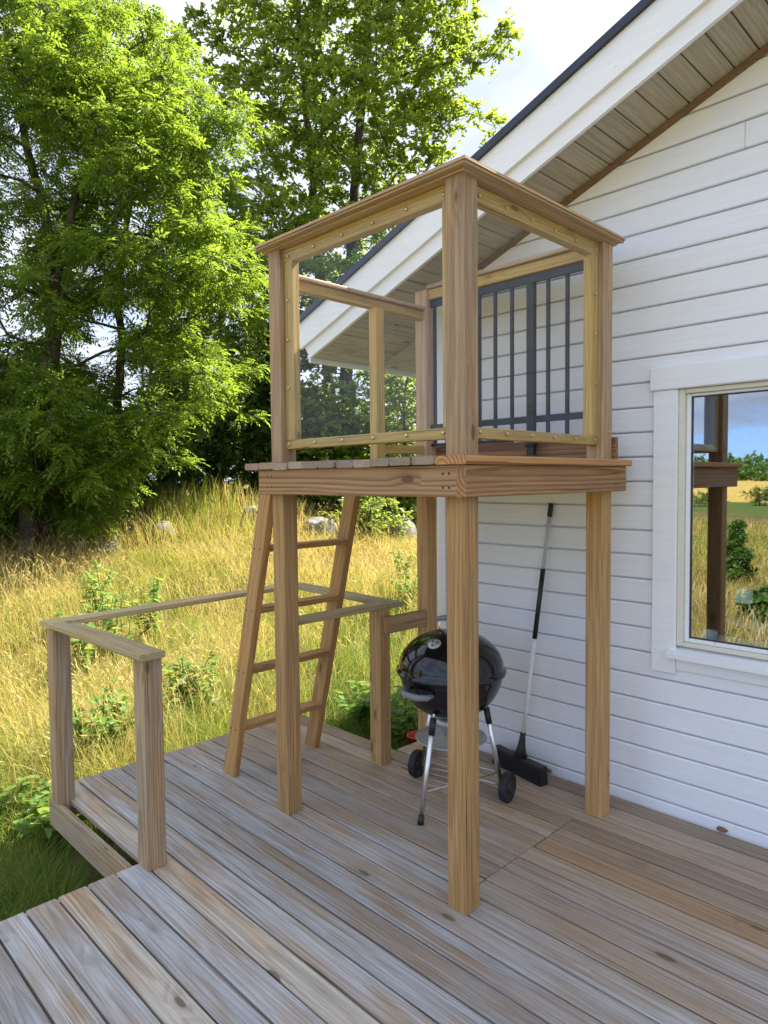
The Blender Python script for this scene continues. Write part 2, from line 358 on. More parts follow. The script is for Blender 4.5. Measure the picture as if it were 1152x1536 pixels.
M['winglass'] = glass_mat('window_glass', (.95, .97, .97), .22, .6)

def leaf_mat(name, c1, c2, trans, tamt=.5, c3=None):
    t = NT(name); geo = t.n('ShaderNodeNewGeometry'); r = geo.outputs['Random Per Island']
    k = t.mix(r, c1, c2)
    if c3: k = t.mix(t.rng(t.noise(geo.outputs['Position'], .9, 3, .6).outputs[0], .45, .62, 0, .8), k, c3)
    gloss = t.princ(k, .45, spec=.35); tl = t.n('ShaderNodeBsdfTranslucent')
    kt = t.mix(1.0, t.mix(r, trans, tuple(x*.7 for x in trans)), (1, 1, 1), 'MULTIPLY'); t.put(tl.inputs['Color'], kt)
    mx = t.n('ShaderNodeMixShader'); mx.inputs[0].default_value = tamt
    t.t.links.new(gloss, mx.inputs[1]); t.t.links.new(tl.outputs[0], mx.inputs[2])
    return t.done(mx.outputs[0])
M['ash_leaf'] = leaf_mat('ash_leaves', (.055, .135, .02), (.115, .20, .03), (.36, .50, .045), .5)
M['oak_leaf'] = leaf_mat('oak_leaves', (.085, .165, .026), (.15, .235, .036), (.48, .60, .06), .5)
M['dark_leaf'] = leaf_mat('shrub_leaves', (.055, .125, .028), (.10, .185, .04), (.22, .36, .05), .38)
M['bright_leaf'] = leaf_mat('young_tree_leaves', (.08, .15, .025), (.14, .21, .035), (.42, .5, .06), .5)
M['weed_leaf'] = leaf_mat('weed_leaves', (.11, .21, .045), (.18, .29, .07), (.38, .52, .08), .42)
def grass_mat():
    t = NT('meadow_grass'); a = t.n('ShaderNodeAttribute'); a.attribute_name = 'tone'; geo = t.n('ShaderNodeNewGeometry'); r = geo.outputs['Random Per Island']
    v = t.math('ADD', a.outputs['Fac'], t.math('MULTIPLY', t.math('SUBTRACT', r, .5), .35))
    rp = t.n('ShaderNodeValToRGB'); e = rp.color_ramp.elements
    e[0].position = 0.0; e[0].color = (.54, .405, .185, 1); e[1].position = 1.0; e[1].color = (.075, .150, .022, 1)
    for p, c in ((.3, (.45, .355, .115)), (.52, (.31, .315, .06)), (.75, (.17, .25, .035))):
        q = e.new(p); q.color = (*c, 1)
    t.put(rp.inputs[0], v)
    df = t.princ(rp.outputs[0], .6, spec=.25); tl = t.n('ShaderNodeBsdfTranslucent'); t.put(tl.inputs['Color'], t.mix(1.0, rp.outputs[0], (1.25, 1.3, .9), 'MULTIPLY'))
    mx = t.n('ShaderNodeMixShader'); mx.inputs[0].default_value = .42; t.t.links.new(df, mx.inputs[1]); t.t.links.new(tl.outputs[0], mx.inputs[2])
    return t.done(mx.outputs[0])
M['grass'] = grass_mat()
def bark_mat(name, a_, b_):
    t = NT(name); geo = t.n('ShaderNodeNewGeometry'); P = geo.outputs['Position']
    n = t.noise(t.vmath('MULTIPLY', P, (14, 14, 4)), 1, 5, .65).outputs[0]; m = t.noise(P, 2.2, 3, .6).outputs[0]
    k = t.mix(t.rng(n, .35, .65), a_, b_); k = t.mix(t.rng(m, .5, .7, 0, .5), k, (.17, .17, .13))
    return t.done(t.princ(k, .9, normal=t.bump(n, .7, .03), spec=.2))
M['bark'] = bark_mat('grey_brown_bark', (.105, .085, .062), (.045, .036, .027))
M['palebark'] = bark_mat('pale_bark', (.22, .19, .14), (.12, .10, .075))
def ground_mat():
    t = NT('meadow_soil'); geo = t.n('ShaderNodeNewGeometry'); P = geo.outputs['Position']; sp = t.n('ShaderNodeSeparateXYZ'); t.put(sp.inputs[0], P)
    a = t.noise(P, .9, 5, .6).outputs[0]; b = t.noise(P, 9, 4, .7).outputs[0]
    k = t.mix(t.rng(a, .35, .65), (.20, .15, .055), (.08, .09, .025)); k = t.mix(t.rng(b, .4, .7, 0, .6), k, (.12, .095, .045))
    # dry meadow, a green verge and a ripe grain field lie behind the deck
    warp = t.math('MULTIPLY', t.math('SUBTRACT', t.noise(P, .06, 3, .6).outputs[0], .5), 14)
    dy = t.math('ADD', sp.outputs[1], warp)
    verge = t.math('MULTIPLY', t.rng(dy, -34, -37), 1.0); field = t.rng(dy, -51, -53)
    k = t.mix(t.math('MULTIPLY', verge, .85), k, (.075, .12, .028)); fn = t.noise(t.vmath('MULTIPLY', P, (.5, .05, 1)), 1, 3, .6).outputs[0]
    k = t.mix(field, k, t.mix(t.rng(fn, .3, .7), (.50, .36, .10), (.42, .30, .09)))
    return t.done(t.princ(k, .95, normal=t.bump(b, .8, .08), spec=.1))
M['ground'] = ground_mat()

# ---------------------------------------------------------------- ground
_f2 = np.array([-math.sin(YAW), math.cos(YAW)]); _r2 = np.array([math.cos(YAW), math.sin(YAW)])
def sstep(a, b, x):
    t = np.clip((np.asarray(x, float)-a)/(b-a), 0, 1); return t*t*(3-2*t)
def gz(x, y):
    x = np.asarray(x, float); y = np.asarray(y, float)
    D = x*_f2[0]+y*_f2[1]; L = x*_r2[0]+y*_r2[1]
    z = -.45 + .75*sstep(5.5, 15, D)*sstep(-18, -9, -np.abs(L+3))
    z = z + .72*np.exp(-(((L+3.9)/1.9)**2+((D-15.0)/1.7)**2))
    near = sstep(40, 20, np.hypot(x, y))
    z = z + near*(.05*np.sin(1.3*x+.4*y)+.04*np.sin(.7*x-1.9*y+1)+.025*np.sin(3.1*x+2.3*y))*sstep(3.5, 7, D)
    return z
def make_ground():
    def axis():
        a = np.concatenate([np.linspace(-24, 24, 121), 24+np.cumsum(np.geomspace(.6, 260, 26))])
        return np.sort(np.concatenate([a, -24-np.cumsum(np.geomspace(.6, 260, 26))]))
    ax = axis(); X, Y = np.meshgrid(ax-3, ax+3, indexing='ij'); n = len(ax)
    V = np.stack([X.ravel(), Y.ravel(), gz(X, Y).ravel()], 1)
    i = np.arange(n*n).reshape(n, n); F = np.stack([i[:-1, :-1].ravel(), i[1:, :-1].ravel(), i[1:, 1:].ravel(), i[:-1, 1:].ravel()], 1)
    o = big_mesh('ground', V, F, M['ground'], smooth=True); o['kind'] = 'structure'
make_ground()

# ---------------------------------------------------------------- house
WY = 3.351; WXL = -2.90; WXR = 4.2; SL = 0.38; RX = 0.65
def z0(x): return 3.157+SL*((x if x < RX else 2*RX-x)+2.011)        # underside of the roof boarding
RY = WY-0.40                                                       # outer face of the lower rake board
house = thing('house', 'white timber house with horizontal siding and a dark gabled roof', 'house', (0.65, 7.0, -.45))
# backing of the gable wall with the window opening
wx0, wx1, wz0, wz1 = -1.355, -.10, .84, 2.105
bm = bmesh.new()
def quad_slab(pts, y0, y1):
    a = [bm.verts.new((x, y0, z)) for x, z in pts]; b = [bm.verts.new((x, y1, z)) for x, z in pts]; n = len(pts)
    bm.faces.new(a); bm.faces.new(b[::-1])
    for i in range(n): bm.faces.new((a[i], b[i], b[(i+1) % n], a[(i+1) % n]))
quad_slab([(WXL+.02, -.4), (wx0, -.4), (wx0, z0(wx0)+.03), (WXL+.02, z0(WXL)+.03)], WY+.024, WY+.15)
quad_slab([(wx0, -.4), (wx1, -.4), (wx1, wz0), (wx0, wz0)], WY+.024, WY+.15)
quad_slab([(wx0, wz1), (wx1, wz1), (wx1, z0(wx1)+.03), (wx0, z0(wx0)+.03)], WY+.024, WY+.15)
quad_slab([(wx1, -.4), (WXR, -.4), (WXR, z0(WXR)+.03), (RX, z0(RX)+.03), (wx1, z0(wx1)+.03)], WY+.024, WY+.15)
wall = bm_obj('gable_wall', bm, M['white'], house)
def siding(x0, x1, za, zb, zcut=None):
    """one board; its left end may follow the roof slope"""
    h = zb-za; sec = [(WY+.022, za+.001), (WY+.004, za+.001), (WY, za+.006), (WY, zb-.013), (WY+.006, zb-.007), (WY+.0205, zb-.0055), (WY+.022, zb-.0055)]
    def xl(z):
        if x0 > -2.8 and zcut is None: return x0
        lim = RX-(z0(RX)-z)/SL if z > z0(WXL) else -99
        return max(x0, lim)
    def xr(z):
        lim = RX+(z0(RX)-z)/SL
        return min(x1, lim)
    V = [(xl(z), y, z) for y, z in sec]+[(xr(z), y, z) for y, z in sec]; n = len(sec)
    c = Vector(((x0+x1)/2, WY, (za+zb)/2)); V = [Vector(v)-c for v in V]
    F = [tuple(range(n)), tuple(range(2*n-1, n-1, -1))]+[(i, i+n, (i+1) % n+n, (i+1) % n) for i in range(n)]
    b = bmesh.new(); vs = [b.verts.new(v) for v in V]
    for f in F: b.faces.new([vs[i] for i in f])
    return bm_obj('siding_board', b, M['white'], wall, Matrix.Translation(c))
CX0, CX1, CZ0, CZ1 = -1.475, .02, .715, 2.214
k = -3
while True:
    za = .055+k*.1235; zb = za+.1235
    if za > z0(RX)-.1: break
    if zb > CZ0+.1 and za < CZ1-.09:
        siding(WXL+.075, CX0+.01, za, zb); siding(CX1-.01, WXR, za, zb)
    else:
        bj = {25: -1.08}.get(k)
        xa = WXL+.075 if zb < 2.72 else WXL
        if bj: siding(xa, bj-.0012, za, zb, zcut=1); siding(bj+.0012, WXR, za, zb)
        else: siding(xa, WXR, za, zb, zcut=1)
    k += 1
box('corner_board', WXL-.002, WXL+.073, WY-.008, WY+.022, -.4, z0(WXL)-.02, M['trimwhite'], house, .003)
# side wall, rear and foundation (mostly out of sight)
bm = bmesh.new(); box_bm(bm, WXL, WXL+.12, WY+.15, 11.0, -.3, z0(WXL)); box_bm(bm, WXR-.12, WXR, WY+.15, 11.0, -.3, z0(WXR)); box_bm(bm, WXL+.12, WXR-.12, 10.88, 11.0, -.3, z0(WXL))
bm_obj('side_wall', bm, M['white'], house)
box('foundation', WXL+.04, WXR-.04, WY+.16, 10.9, -.7, -.3, M['found'], house)
# soffit boarding: boards run out over the gable, one by one along the slope
EX = -3.70
soff = prism('soffit', [(EX, z0(EX)+.022), (RX, z0(RX)+.022), (RX, z0(RX)+.05), (EX, z0(EX)+.05)], RY+.024, 11.3, M['trimbrown'], house)
ang = math.atan(SL); pitch = .106; nb = int((RX-EX)/math.cos(ang)/pitch)
RS = random.Random(3)
for i in range(nb):
    s = (i+.5)*pitch; x = EX+s*math.cos(ang); z = z0(x)+.010/math.cos(ang)
    y1 = WY+.02 if x > WXL-.03 else 11.2
    o = board('soffit_board', (x, RY+.024, z), (x, y1, z), (math.cos(ang), 0, math.sin(ang)), pitch-.005, .019, M['soffit'], soff, ch=.003)
# right-hand slope of the roof underside
prism('soffit', [(RX, z0(RX)), (2*RX-EX, z0(EX)), (2*RX-EX, z0(EX)+.05), (RX, z0(RX)+.05)], RY+.024, 11.3, M['soffit'], house)
# rake boards (two on each slope), metal edge, roof slabs
for sgn in (1, -1):
    def sx(x): return x if sgn == 1 else 2*RX-x
    prism('rake_board', [(sx(-3.69), z0(-3.69)-.005), (RX, z0(RX)-.005), (RX, z0(RX)+.10), (sx(-3.75), z0(-3.75)+.10)], RY, RY+.022, M['trimwhite'], house)
    prism('rake_board', [(sx(-3.77), z0(-3.77)+.088), (RX, z0(RX)+.088), (RX, z0(RX)+.262), (sx(-3.79), z0(-3.79)+.262)], RY-.024, RY-.001, M['trimwhite'], house)
    prism('drip_edge', [(sx(-3.80), z0(-3.80)+.262), (RX, z0(RX)+.262), (RX, z0(RX)+.302), (sx(-3.80), z0(-3.80)+.302)], RY-.045, RY+.03, M['roofmetal'], house)
    prism('roof', [(sx(-3.72), z0(-3.72)+.051), (RX, z0(RX)+.051), (RX, z0(RX)+.29), (sx(-3.79), z0(-3.79)+.29)], RY+.031, 11.3, M['roofing'], house)
box('eave_board', -3.735, -3.712, RY+.024, 11.3, z0(-3.72)-.02, z0(-3.72)+.16, M['trimwhite'], house)
# brown bead between wall and soffit, and the board that closes the eave at the corner
prism('soffit_trim', [(WXL, z0(WXL)-.03), (RX, z0(RX)-.03), (RX, z0(RX)-.002), (WXL, z0(WXL)-.002)], WY-.022, WY-.001, M['trimbrown'], house)
prism('eave_closure', [(EX+.02, z0(EX+.02)-.01), (EX+.30, z0(EX+.3)-.12), (WXL-.004, z0(WXL)-.13), (WXL-.004, z0(WXL)-.002), (EX+.02, z0(EX+.02)-.002)], WY+.25, WY+.272, M['soffit'], house)
# window
win = bpy.data.objects.new('window', None); place(win, Matrix.Translation((CX0, WY, CZ0)), house)
box('casing', CX0, CX0+.118, WY-.024, WY-.001, CZ0, 2.100, M['trimwhite'], win, .003)
box('casing', CX1-.118, CX1, WY-.024, WY-.001, CZ0, 2.100, M['trimwhite'], win, .003)
box('casing', CX0-.015, CX1+.015, WY-.034, WY-.001, 2.1005, 2.214, M['trimwhite'], win, .005)
bm = bmesh.new(); sec = [(WY-.062, .800), (WY-.062, .822), (WY+.03, .852), (WY+.03, .800)]
a = [bm.verts.new((CX0+.09, y, z)) for y, z in sec]; b = [bm.verts.new((CX1-.09, y, z)) for y, z in sec]
bm.faces.new(a); bm.faces.new(b[::-1])
for i in range(4): bm.faces.new((a[i], b[i], b[(i+1) % 4], a[(i+1) % 4]))
bm_obj('sill', bm, M['trimwhite'], win)
box('apron', CX0+.119, CX1-.119, WY-.016, WY-.001, .735, .799, M['trimwhite'], win, .003)
fx0, fx1, fz0, fz1 = -1.356, -.099, .855, 2.099
for nm, q in (('frame', (fx0, fx0+.028, fz0, fz1)), ('frame', (fx1-.028, fx1, fz0, fz1)), ('frame', (fx0+.0285, fx1-.0285, fz1-.022, fz1)), ('frame', (fx0+.0285, fx1-.0285, fz0, fz0+.020))):
    box(nm, q[0], q[1], WY-.010, WY+.10, q[2], q[3], M['cream'], win, .003)
gx0, gx1, gzb, gzt = fx0+.050, fx1-.050, fz0+.040, fz1-.036
for q in ((fx0+.029, gx0, fz0+.021, fz1-.023), (gx1, fx1-.029, fz0+.021, fz1-.023), (gx0+.0005, gx1-.0005, gzt, fz1-.023), (gx0+.0005, gx1-.0005, fz0+.021, gzb)):
    box('sash', q[0], q[1], WY+.008, WY+.06, q[2], q[3], M['trimwhite'], win, .003)
for q in ((gx0+.0005, gx0+.006, gzb+.0005, gzt-.0005), (gx1-.006, gx1-.0005, gzb+.0005, gzt-.0005), (gx0+.0065, gx1-.0065, gzt-.006, gzt-.0005), (gx0+.0065, gx1-.0065, gzb+.0005, gzb+.006)):
    box('glazing_seal', q[0], q[1], WY+.018, WY+.03, q[2], q[3], M['seal'], win)
box('pane', gx0+.0015, gx1-.0015, WY+.024, WY+.028, gzb+.0015, gzt-.0015, M['winglass'], win)
# dim room behind the glass
bm = bmesh.new()
for q in ((-2.75, 3.9, 7.4, 7.5, -.05, 2.5), (-2.75, -2.65, 3.6, 7.4, -.05, 2.5), (3.8, 3.9, 3.6, 7.4, -.05, 2.5), (-2.65, 3.8, 3.6, 7.4, -.05, .0), (-2.65, 3.8, 3.6, 7.4, 2.45, 2.5)): box_bm(bm, *q)
bm_obj('interior_wall', bm, M['interior'], house)
box('window_board', fx0, fx1, WY+.062, WY+.33, .835, .862, M['trimwhite'], house, .003)
# things on the inner window board
p = onp(1064, 962, 1, WY+.11); zc = .863
cb = thing('candle_block', 'pale blue ceramic candle block on the sill inside the window', 'candle holder', (p.x, WY+.11, zc))
lathe('holder', [(0, 0), (.034, 0), (.037, .01), (.037, .058), (.034, .064), (.027, .064), (.026, .05), (0, .05)], M['ceramic'], cb, Matrix.Translation((p.x, WY+.11, zc)), 20)
lathe('candle', [(0, .0505), (.02, .0505), (.02, .066), (0, .068)], M['shade'], cb, Matrix.Translation((p.x, WY+.11, zc)), 12)
lb = onp(1141, 968, 1, WY+.12); ls = onp(1116, 893, 1, WY+.12)
lp = thing('table_lamp', 'small white lamp on a curved stem inside the window', 'lamp', (lb.x, WY+.12, .8625))
lathe('base', [(0, 0), (.045, 0), (.045, .008), (.012, .014), (0, .014)], M['shade'], lp, Matrix.Translation((lb.x, WY+.12, .8625)), 20)
pts = []
for i in range(9):
    t = i/8; pts.append((lb.x+(ls.x+.012-lb.x)*(t**2.1), WY+.12, .874+(ls.z-.03-.874)*t))
tube('stem', pts, .005, M['shade'], lp, 8)
lathe('lamp_shade', [(0, .03), (.034, .03), (.042, -.03), (.040, -.034), (.032, .026), (0, .026)], M['shade'], lp, Matrix.Translation((ls.x, WY+.12, ls.z)), 16)
tb = onp(1158, 935, 1, WY+.9)
rt = thing('round_side_table', 'round glass side table standing inside behind the window', 'table', (tb.x, WY+.9, .001))
lathe('table_top', [(0, -.008), (.24, -.008), (.245, 0), (.24, .008), (0, .008)], M['ceramic'], rt, Matrix.Translation((tb.x, WY+.9, tb.z)), 30)
tube('stem', [(tb.x, WY+.9, .02), (tb.x, WY+.9, tb.z-.009)], .015, M['wire'], rt)
lathe('base', [(0, 0), (.14, 0), (.14, .012), (.02, .02), (0, .02)], M['wire'], rt, Matrix.Translation((tb.x, WY+.9, .001)), 20)

# ---------------------------------------------------------------- deck
deck = thing('wooden_deck', 'weathered grey plank deck along the white house wall', 'deck', (-1, 1.2, -.45))
PIT = .12; DT = .028; RD = random.Random(11)
def dk(x0, x1, yc, tint=None):
    v = RD.uniform(.84, 1.10); h_ = RD.uniform(-.035, .035)
    c = tint or (v*(1+h_), v, v*(1-h_*1.4))
    dz = RD.uniform(-.0012, .0012)
    board('deck_board', (x0+RD.uniform(-.003, .003), yc, -DT/2+dz), (x1, yc, -DT/2+dz), (0, 1, 0), PIT-.009, DT, M['deck'], deck, ch=.003, col=c)
for kk in range(-7, 22):
    yc = .70+PIT*kk+PIT/2
    if yc+PIT/2 > WY: continue
    xl = -2.858 if yc < 1.28 else (-3.925 if yc < 2.97 else -2.93)
    if 2.12 < yc < 3.0:
        dk(xl, -1.702, yc); dk(-1.698, 1.9, yc, (1.12, .98, .80) if kk == 16 else None)
    else: dk(xl, 1.9, yc, (1.10, .99, .82) if kk in (2, 5) else None)
# rim boards and joists
def rim(a, b, parent=deck, nm='fascia_board', zc=-.078, h=.145, t=.028):
    board(nm, (*a, zc), (*b, zc), (0, 0, 1), h, t, M['rpost'], parent, ch=.003)
rim((-3.826, 1.249), (-2.875, 1.249)); rim((-3.905, 1.30), (-3.905, 2.96)); rim((-2.845, -.13), (-2.845, 1.225)); rim((-2.83, -.125), (1.88, -.125)); rim((-3.88, 2.955), (-2.95, 2.955)); rim((-2.905, 2.97), (-2.905, 3.30))
for yj in (.2, .9, 1.55, 2.2, 2.85):
    board('joist', (-2.82 if yj < 1.3 else -3.88, yj, -.10), (1.85, yj, -.10), (0, 0, 1), .12, .045, M['rpost'], deck, ch=.003)
for xf, yf in ((-3.3, 1.9), (-3.3, 2.75), (-2.6, .4), (-1, .3), (-1, 2.6), (.8, .3), (.8, 2.6), (-2.75, 1.6)):
    z = float(gz(xf, yf)); box('footing', xf-.1, xf+.1, yf-.1, yf+.1, z-.1, -.162, M['found'], deck, .01)

# ---------------------------------------------------------------- deck railing
W = .0906
rail = thing('deck_railing', 'low open wooden railing round the deck bay, flat board on posts', 'railing', (-3.3, 2.0, 0))
def post(name, x, y, za, zb, mat, parent, w=W, col=None):
    """x,y = the corner with largest x and smallest y"""
    return board(name, (x-w/2, y+w/2, za), (x-w/2, y+w/2, zb), (1, 0, 0), w, w, mat, parent, ch=.005, col=col)
post('post', -3.70, 1.270-.034, -.14, .924, M['rpost'], rail)
post('post', -2.767, 1.281, .0005, .924, M['rpost'], rail)
post('post', -2.826, 2.745, .0005, .924, M['post'], rail)
post('post', -3.80, 2.80, .0005, .924, M['rpost'], rail)
zt = .9245
board('top_rail', (-3.715, 1.285, zt+.014), (-2.742, 1.318, zt+.014), (0, 1, 0), .118, .028, M['rail'], rail)
board('top_rail', (-3.772, 1.224, zt+.0145), (-3.885, 2.985, zt+.0145), (1, 0, 0), .110, .028, M['rail'], rail)
board('top_rail', (-3.825, 2.935, zt+.014), (-2.800, 2.868, zt+.014), (0, 1, 0), .110, .028, M['rail'], rail)
board('top_rail', (-2.883, 2.10, zt+.0135), (-2.871, 2.815, zt+.0135), (1, 0, 0), .105, .028, M['rail'], rail)
board('rail_board', (-2.803, 2.765, .832), (-2.765, 3.068, .840), (0, 0, 1), .098, .034, M['post'], rail)

# ---------------------------------------------------------------- tower
X0, X1, Y0, Y1 = -2.738, -1.605, 2.006, 3.070
ZB, ZF, ZFT, ZT = 1.612, 1.7325, 1.765, 2.797
tower = thing('lookout_tower', 'raised wooden play tower on four posts with clear panes', 'play tower', (-2.2, 2.55, 0))
for (x, y, zt_) in ((X1, Y0, ZT), (X0, Y0, ZT), (X1, Y1, ZT), (X0, Y1, 2.80)):
    post('post', x, y, .0005, zt_, M['tpost'], tower)
zc = (ZB+ZF)/2; hb = ZF-ZB
board('beam', (-2.874, Y0-.0226, zc), (X1+.001, Y0-.0226, zc), (0, 0, 1), hb, .0445, M['beam'], tower)
board('beam', (X1+.0236, Y0-.0455, zc), (X1+.0236, 3.217, zc), (0, 0, 1), hb, .0445, M['beam'], tower, col=(.92, .84, .78))
board('beam', (X0-W-.0175, Y0+.002, zc), (X0-W-.0175, 3.20, zc), (0, 0, 1), hb, .033, M['beam'], tower)
board('beam', (-2.83, Y1+W+.0235, zc), (X1+.0, Y1+W+.0235, zc), (0, 0, 1), hb, .0445, M['beam'], tower)
for xx in (-2.45, -2.16, -1.88): board('joist', (xx, Y0+.002, zc), (xx, Y1+W, zc), (0, 0, 1), .095, .045, M['post'], tower)
jx = [-2.955, -2.833, -2.716, -2.597, -2.485, -2.365, -2.254, -2.141, -2.031, -1.920, -1.805, -1.690, -1.535]
RT_ = random.Random(5)
for i in range(12):
    g = RT_.uniform(.85, 1.08); dz = RT_.uniform(-.003, .002) if i not in (0, 11) else 0
    col = (1.25, 1.05, .85) if i == 11 else (g*1.0, g*.96, g*.95)
    board('floor_board', ((jx[i]+jx[i+1])/2, 1.930+RT_.uniform(-.006, .006), (ZF+ZFT)/2+.001+dz), ((jx[i]+jx[i+1])/2, 3.235, (ZF+ZFT)/2+.001+dz), (1, 0, 0), jx[i+1]-jx[i]-.003, ZFT-ZF, M['floor'] if i < 11 else M['beam'], tower, ch=.008, col=col)
# top rails over the glazed sides: moulded board on a thinner one, mitred at the corner
def mitre_rail(name, o, i, z0_, z1_, mat, part):
    """part 0: along x (front), part 1: along y (right). o/i: outer/inner offset from the outer corner lines"""
    xo, yo, xi, yi = X1+o, Y0-o, X1-i, Y0+i
    if part == 0: pts = [(-2.828-.030-o*.2, yo), (xo, yo), (xi, yi), (-2.828-.030-o*.2, yi)]
    else: pts = [(xo, yo), (xo, 3.168+o*.3), (xi, 3.168+o*.3), (xi, yi)]
    a, b = ((Vector((pts[0][0], (yo+yi)/2, 0)), Vector((pts[1][0], (yo+yi)/2, 0))) if part == 0 else (Vector(((xo+xi)/2, pts[0][1], 0)), Vector(((xo+xi)/2, pts[1][1], 0))))
    Mx = frame_from(a+Vector((0, 0, (z0_+z1_)/2)), b+Vector((0, 0, (z0_+z1_)/2)), Vector((0, 1, 0)) if part == 0 else Vector((1, 0, 0)))
    inv = Mx.inverted(); bm = bmesh.new()
    lo = [bm.verts.new(inv @ Vector((x, y, z0_))) for x, y in pts]; hi = [bm.verts.new(inv @ Vector((x, y, z1_))) for x, y in pts]
    bm.faces.new(lo); bm.faces.new(hi)
    for j in range(4): bm.faces.new((lo[j], lo[(j+1) % 4], hi[(j+1) % 4], hi[j]))
    bmesh.ops.recalc_face_normals(bm, faces=bm.faces)
    long_e = [e for e in bm.edges if e.calc_length() > .5]
    bmesh.ops.bevel(bm, geom=long_e, offset=.009, segments=2, affect='EDGES')
    return bm_obj(name, bm, mat, tower, Mx)
for prt in (0, 1):
    mitre_rail('top_rail', .052, .09, 2.8075, 2.833, M['upost'], prt)
    mitre_rail('rail_moulding', .014, .09, ZT+.0005, 2.807, M['upost'], prt)
# batten frames behind the panes, screws through both
BY = Y0+.028
def batten(nm, a, b, wd, w, t): return board(nm, a, b, wd, w, t, M['batten'], tower, ch=.003)
batten('batten', (X0+.0005, BY+.0225, 2.765), (X1-W-.0005, BY+.0225, 2.765), (0, 0, 1), .063, .044)
batten('batten', (X0-.001+.0015, BY+.0225, 1.856), (X1-W-.0005, BY+.0225, 1.856), (0, 0, 1), .044, .044)
batten('batten', (X0+.0325, BY+.0225, 1.8785), (X0+.0325, BY+.0225, 2.733), (1, 0, 0), .064, .044)
batten('batten', (X1-W-.0185, BY+.0225, 1.8785), (X1-W-.0185, BY+.0225, 2.733), (1, 0, 0), .036, .044)
BX = X1-.028
batten('batten', (BX-.0225, Y0+W+.0005, 2.765), (BX-.0225, Y1-.0005, 2.765), (0, 0, 1), .063, .044)
batten('batten', (BX-.0225, Y0+W+.0005, 1.858), (BX-.0225, Y1-.0005, 1.858), (0, 0, 1), .044, .044)
batten('batten', (BX-.0225, Y0+W+.0185, 1.8805), (BX-.0225, Y0+W+.0185, 2.733), (0, 1, 0), .036, .044)
batten('batten', (BX-.0225, Y1-.0325, 1.8805), (BX-.0225, Y1-.0325, 2.733), (0, 1, 0), .064, .044)
pane1 = box('pane', X0+.006, X1-W-.004, BY-.0055, BY-.0005, 1.842, 2.785, M['pane'], tower)
pane2 = box('pane', BX+.0005, BX+.0055, Y0+W+.004, Y1-.006, 1.844, 2.785, M['pane'], tower)
pane3 = box('pane', X0-.075, X0-.070, 2.745, Y1-.002, 1.90, 2.622, M['pane'], tower)
def screw(p, nrm, parent):
    nrm = Vector(nrm); Mx = nrm.to_track_quat('Z', 'Y').to_matrix().to_4x4(); Mx.translation = Vector(p)
    return lathe('screw', [(0, .0045), (.0042, .0038), (.0075, .0015), (.0075, 0), (0, 0)], M['brass'], parent, Mx, 10)
for i in range(6):
    x = X0+.03+i*(X1-W-X0-.06)/5
    screw((x, BY-.0056, 1.858), (0, -1, 0), pane1)
    screw((x+.01, BY-.0056, 2.758), (0, -1, 0), pane1)
    y = Y0+W+.04+i*(Y1-Y0-W-.075)/5
    screw((BX+.0056, y, 1.860), (1, 0, 0), pane2); screw((BX+.0056, y, 2.758), (1, 0, 0), pane2)
for z in (2.13, 2.36, 2.55):
    screw((X0+.03, BY-.0056, z), (0, -1, 0), pane1); screw((BX+.0056, Y1-.035, z), (1, 0, 0), pane2)
screw((X1+.0005, Y1+.06, 1.90), (1, 0, 0), tower)
# ladder side: rail with cap, stud, low rail
board('side_rail', (X0-.045, Y0+W+.0005, 2.654), (X0-.045, Y1-.0005, 2.654), (0, 0, 1), .052, .044, M['batten'], tower)
board('rail_cap', (X0-.045, Y0+W+.0005, 2.691), (X0-.045, Y1-.0005, 2.691), (1, 0, 0), .085, .021, M['upost'], tower)
board('stud', (X0-.03, 2.690, ZFT+.002), (X0-.03, 2.690, 2.6275), (1, 0, 0), .058, .070, M['batten'], tower)
board('low_rail', (X0-.04, 2.7255, 1.850), (X0-.04, Y1-.0005, 1.858), (0, 0, 1), .048, .030, M['batten'], tower)
# wall side: rail and skirt board
board('back_rail', (X0+.0005, Y1+.045, 2.775), (X1-W-.0005, Y1+.045, 2.775), (0, 0, 1), .060, .044, M['batten'], tower)
board('rail_cap', (X0+.0005, Y1+.045, 2.8165), (X1-W-.0005, Y1+.045, 2.8165), (0, 1, 0), .085, .022, M['upost'], tower)
board('skirt_board', (-2.83, Y1+W+.0145, 1.822), (-1.588, Y1+W+.0145, 1.822), (0, 0, 1), .110, .027, M['beam'], tower, col=(.8, .72, .7))

# black iron railing panel on the wall side
ir = thing('iron_railing', 'black iron baluster panel on the wall side of the play tower', 'railing', (-2.2, 3.12, ZFT))
IY = 3.115
board('rail_bar', (X0+.001, IY, 2.722), (X1-W-.001, IY, 2.722), (0, 0, 1), .042, .018, M['iron'], ir, ch=.002)
board('rail_bar', (X0+.001, IY, 1.990), (X1-W-.001, IY, 1.990), (0, 0, 1), .034, .018, M['iron'], ir, ch=.002)
for x in (-2.708, -2.597, -2.487, -2.377, -2.269, -2.159, -1.936, -1.825, -1.722):
    board('baluster', (x, IY, 1.895), (x, IY, 2.7005), (1, 0, 0), .021, .012, M['iron'], ir, ch=.002)
board('center_post', (-2.037, IY, 1.80), (-2.037, IY, 2.7005), (1, 0, 0), .045, .030, M['iron'], ir, ch=.002)
board('foot_plate', (-2.037, IY-.028, 1.852), (-2.037, IY+.02, 1.858), (1, 0, 0), .05, .012, M['iron'], ir, ch=.002)
board('lower_bar', (X0+.001, IY, 1.884), (-2.15, IY, 1.884), (0, 0, 1), .018, .012, M['iron'], ir, ch=.002)

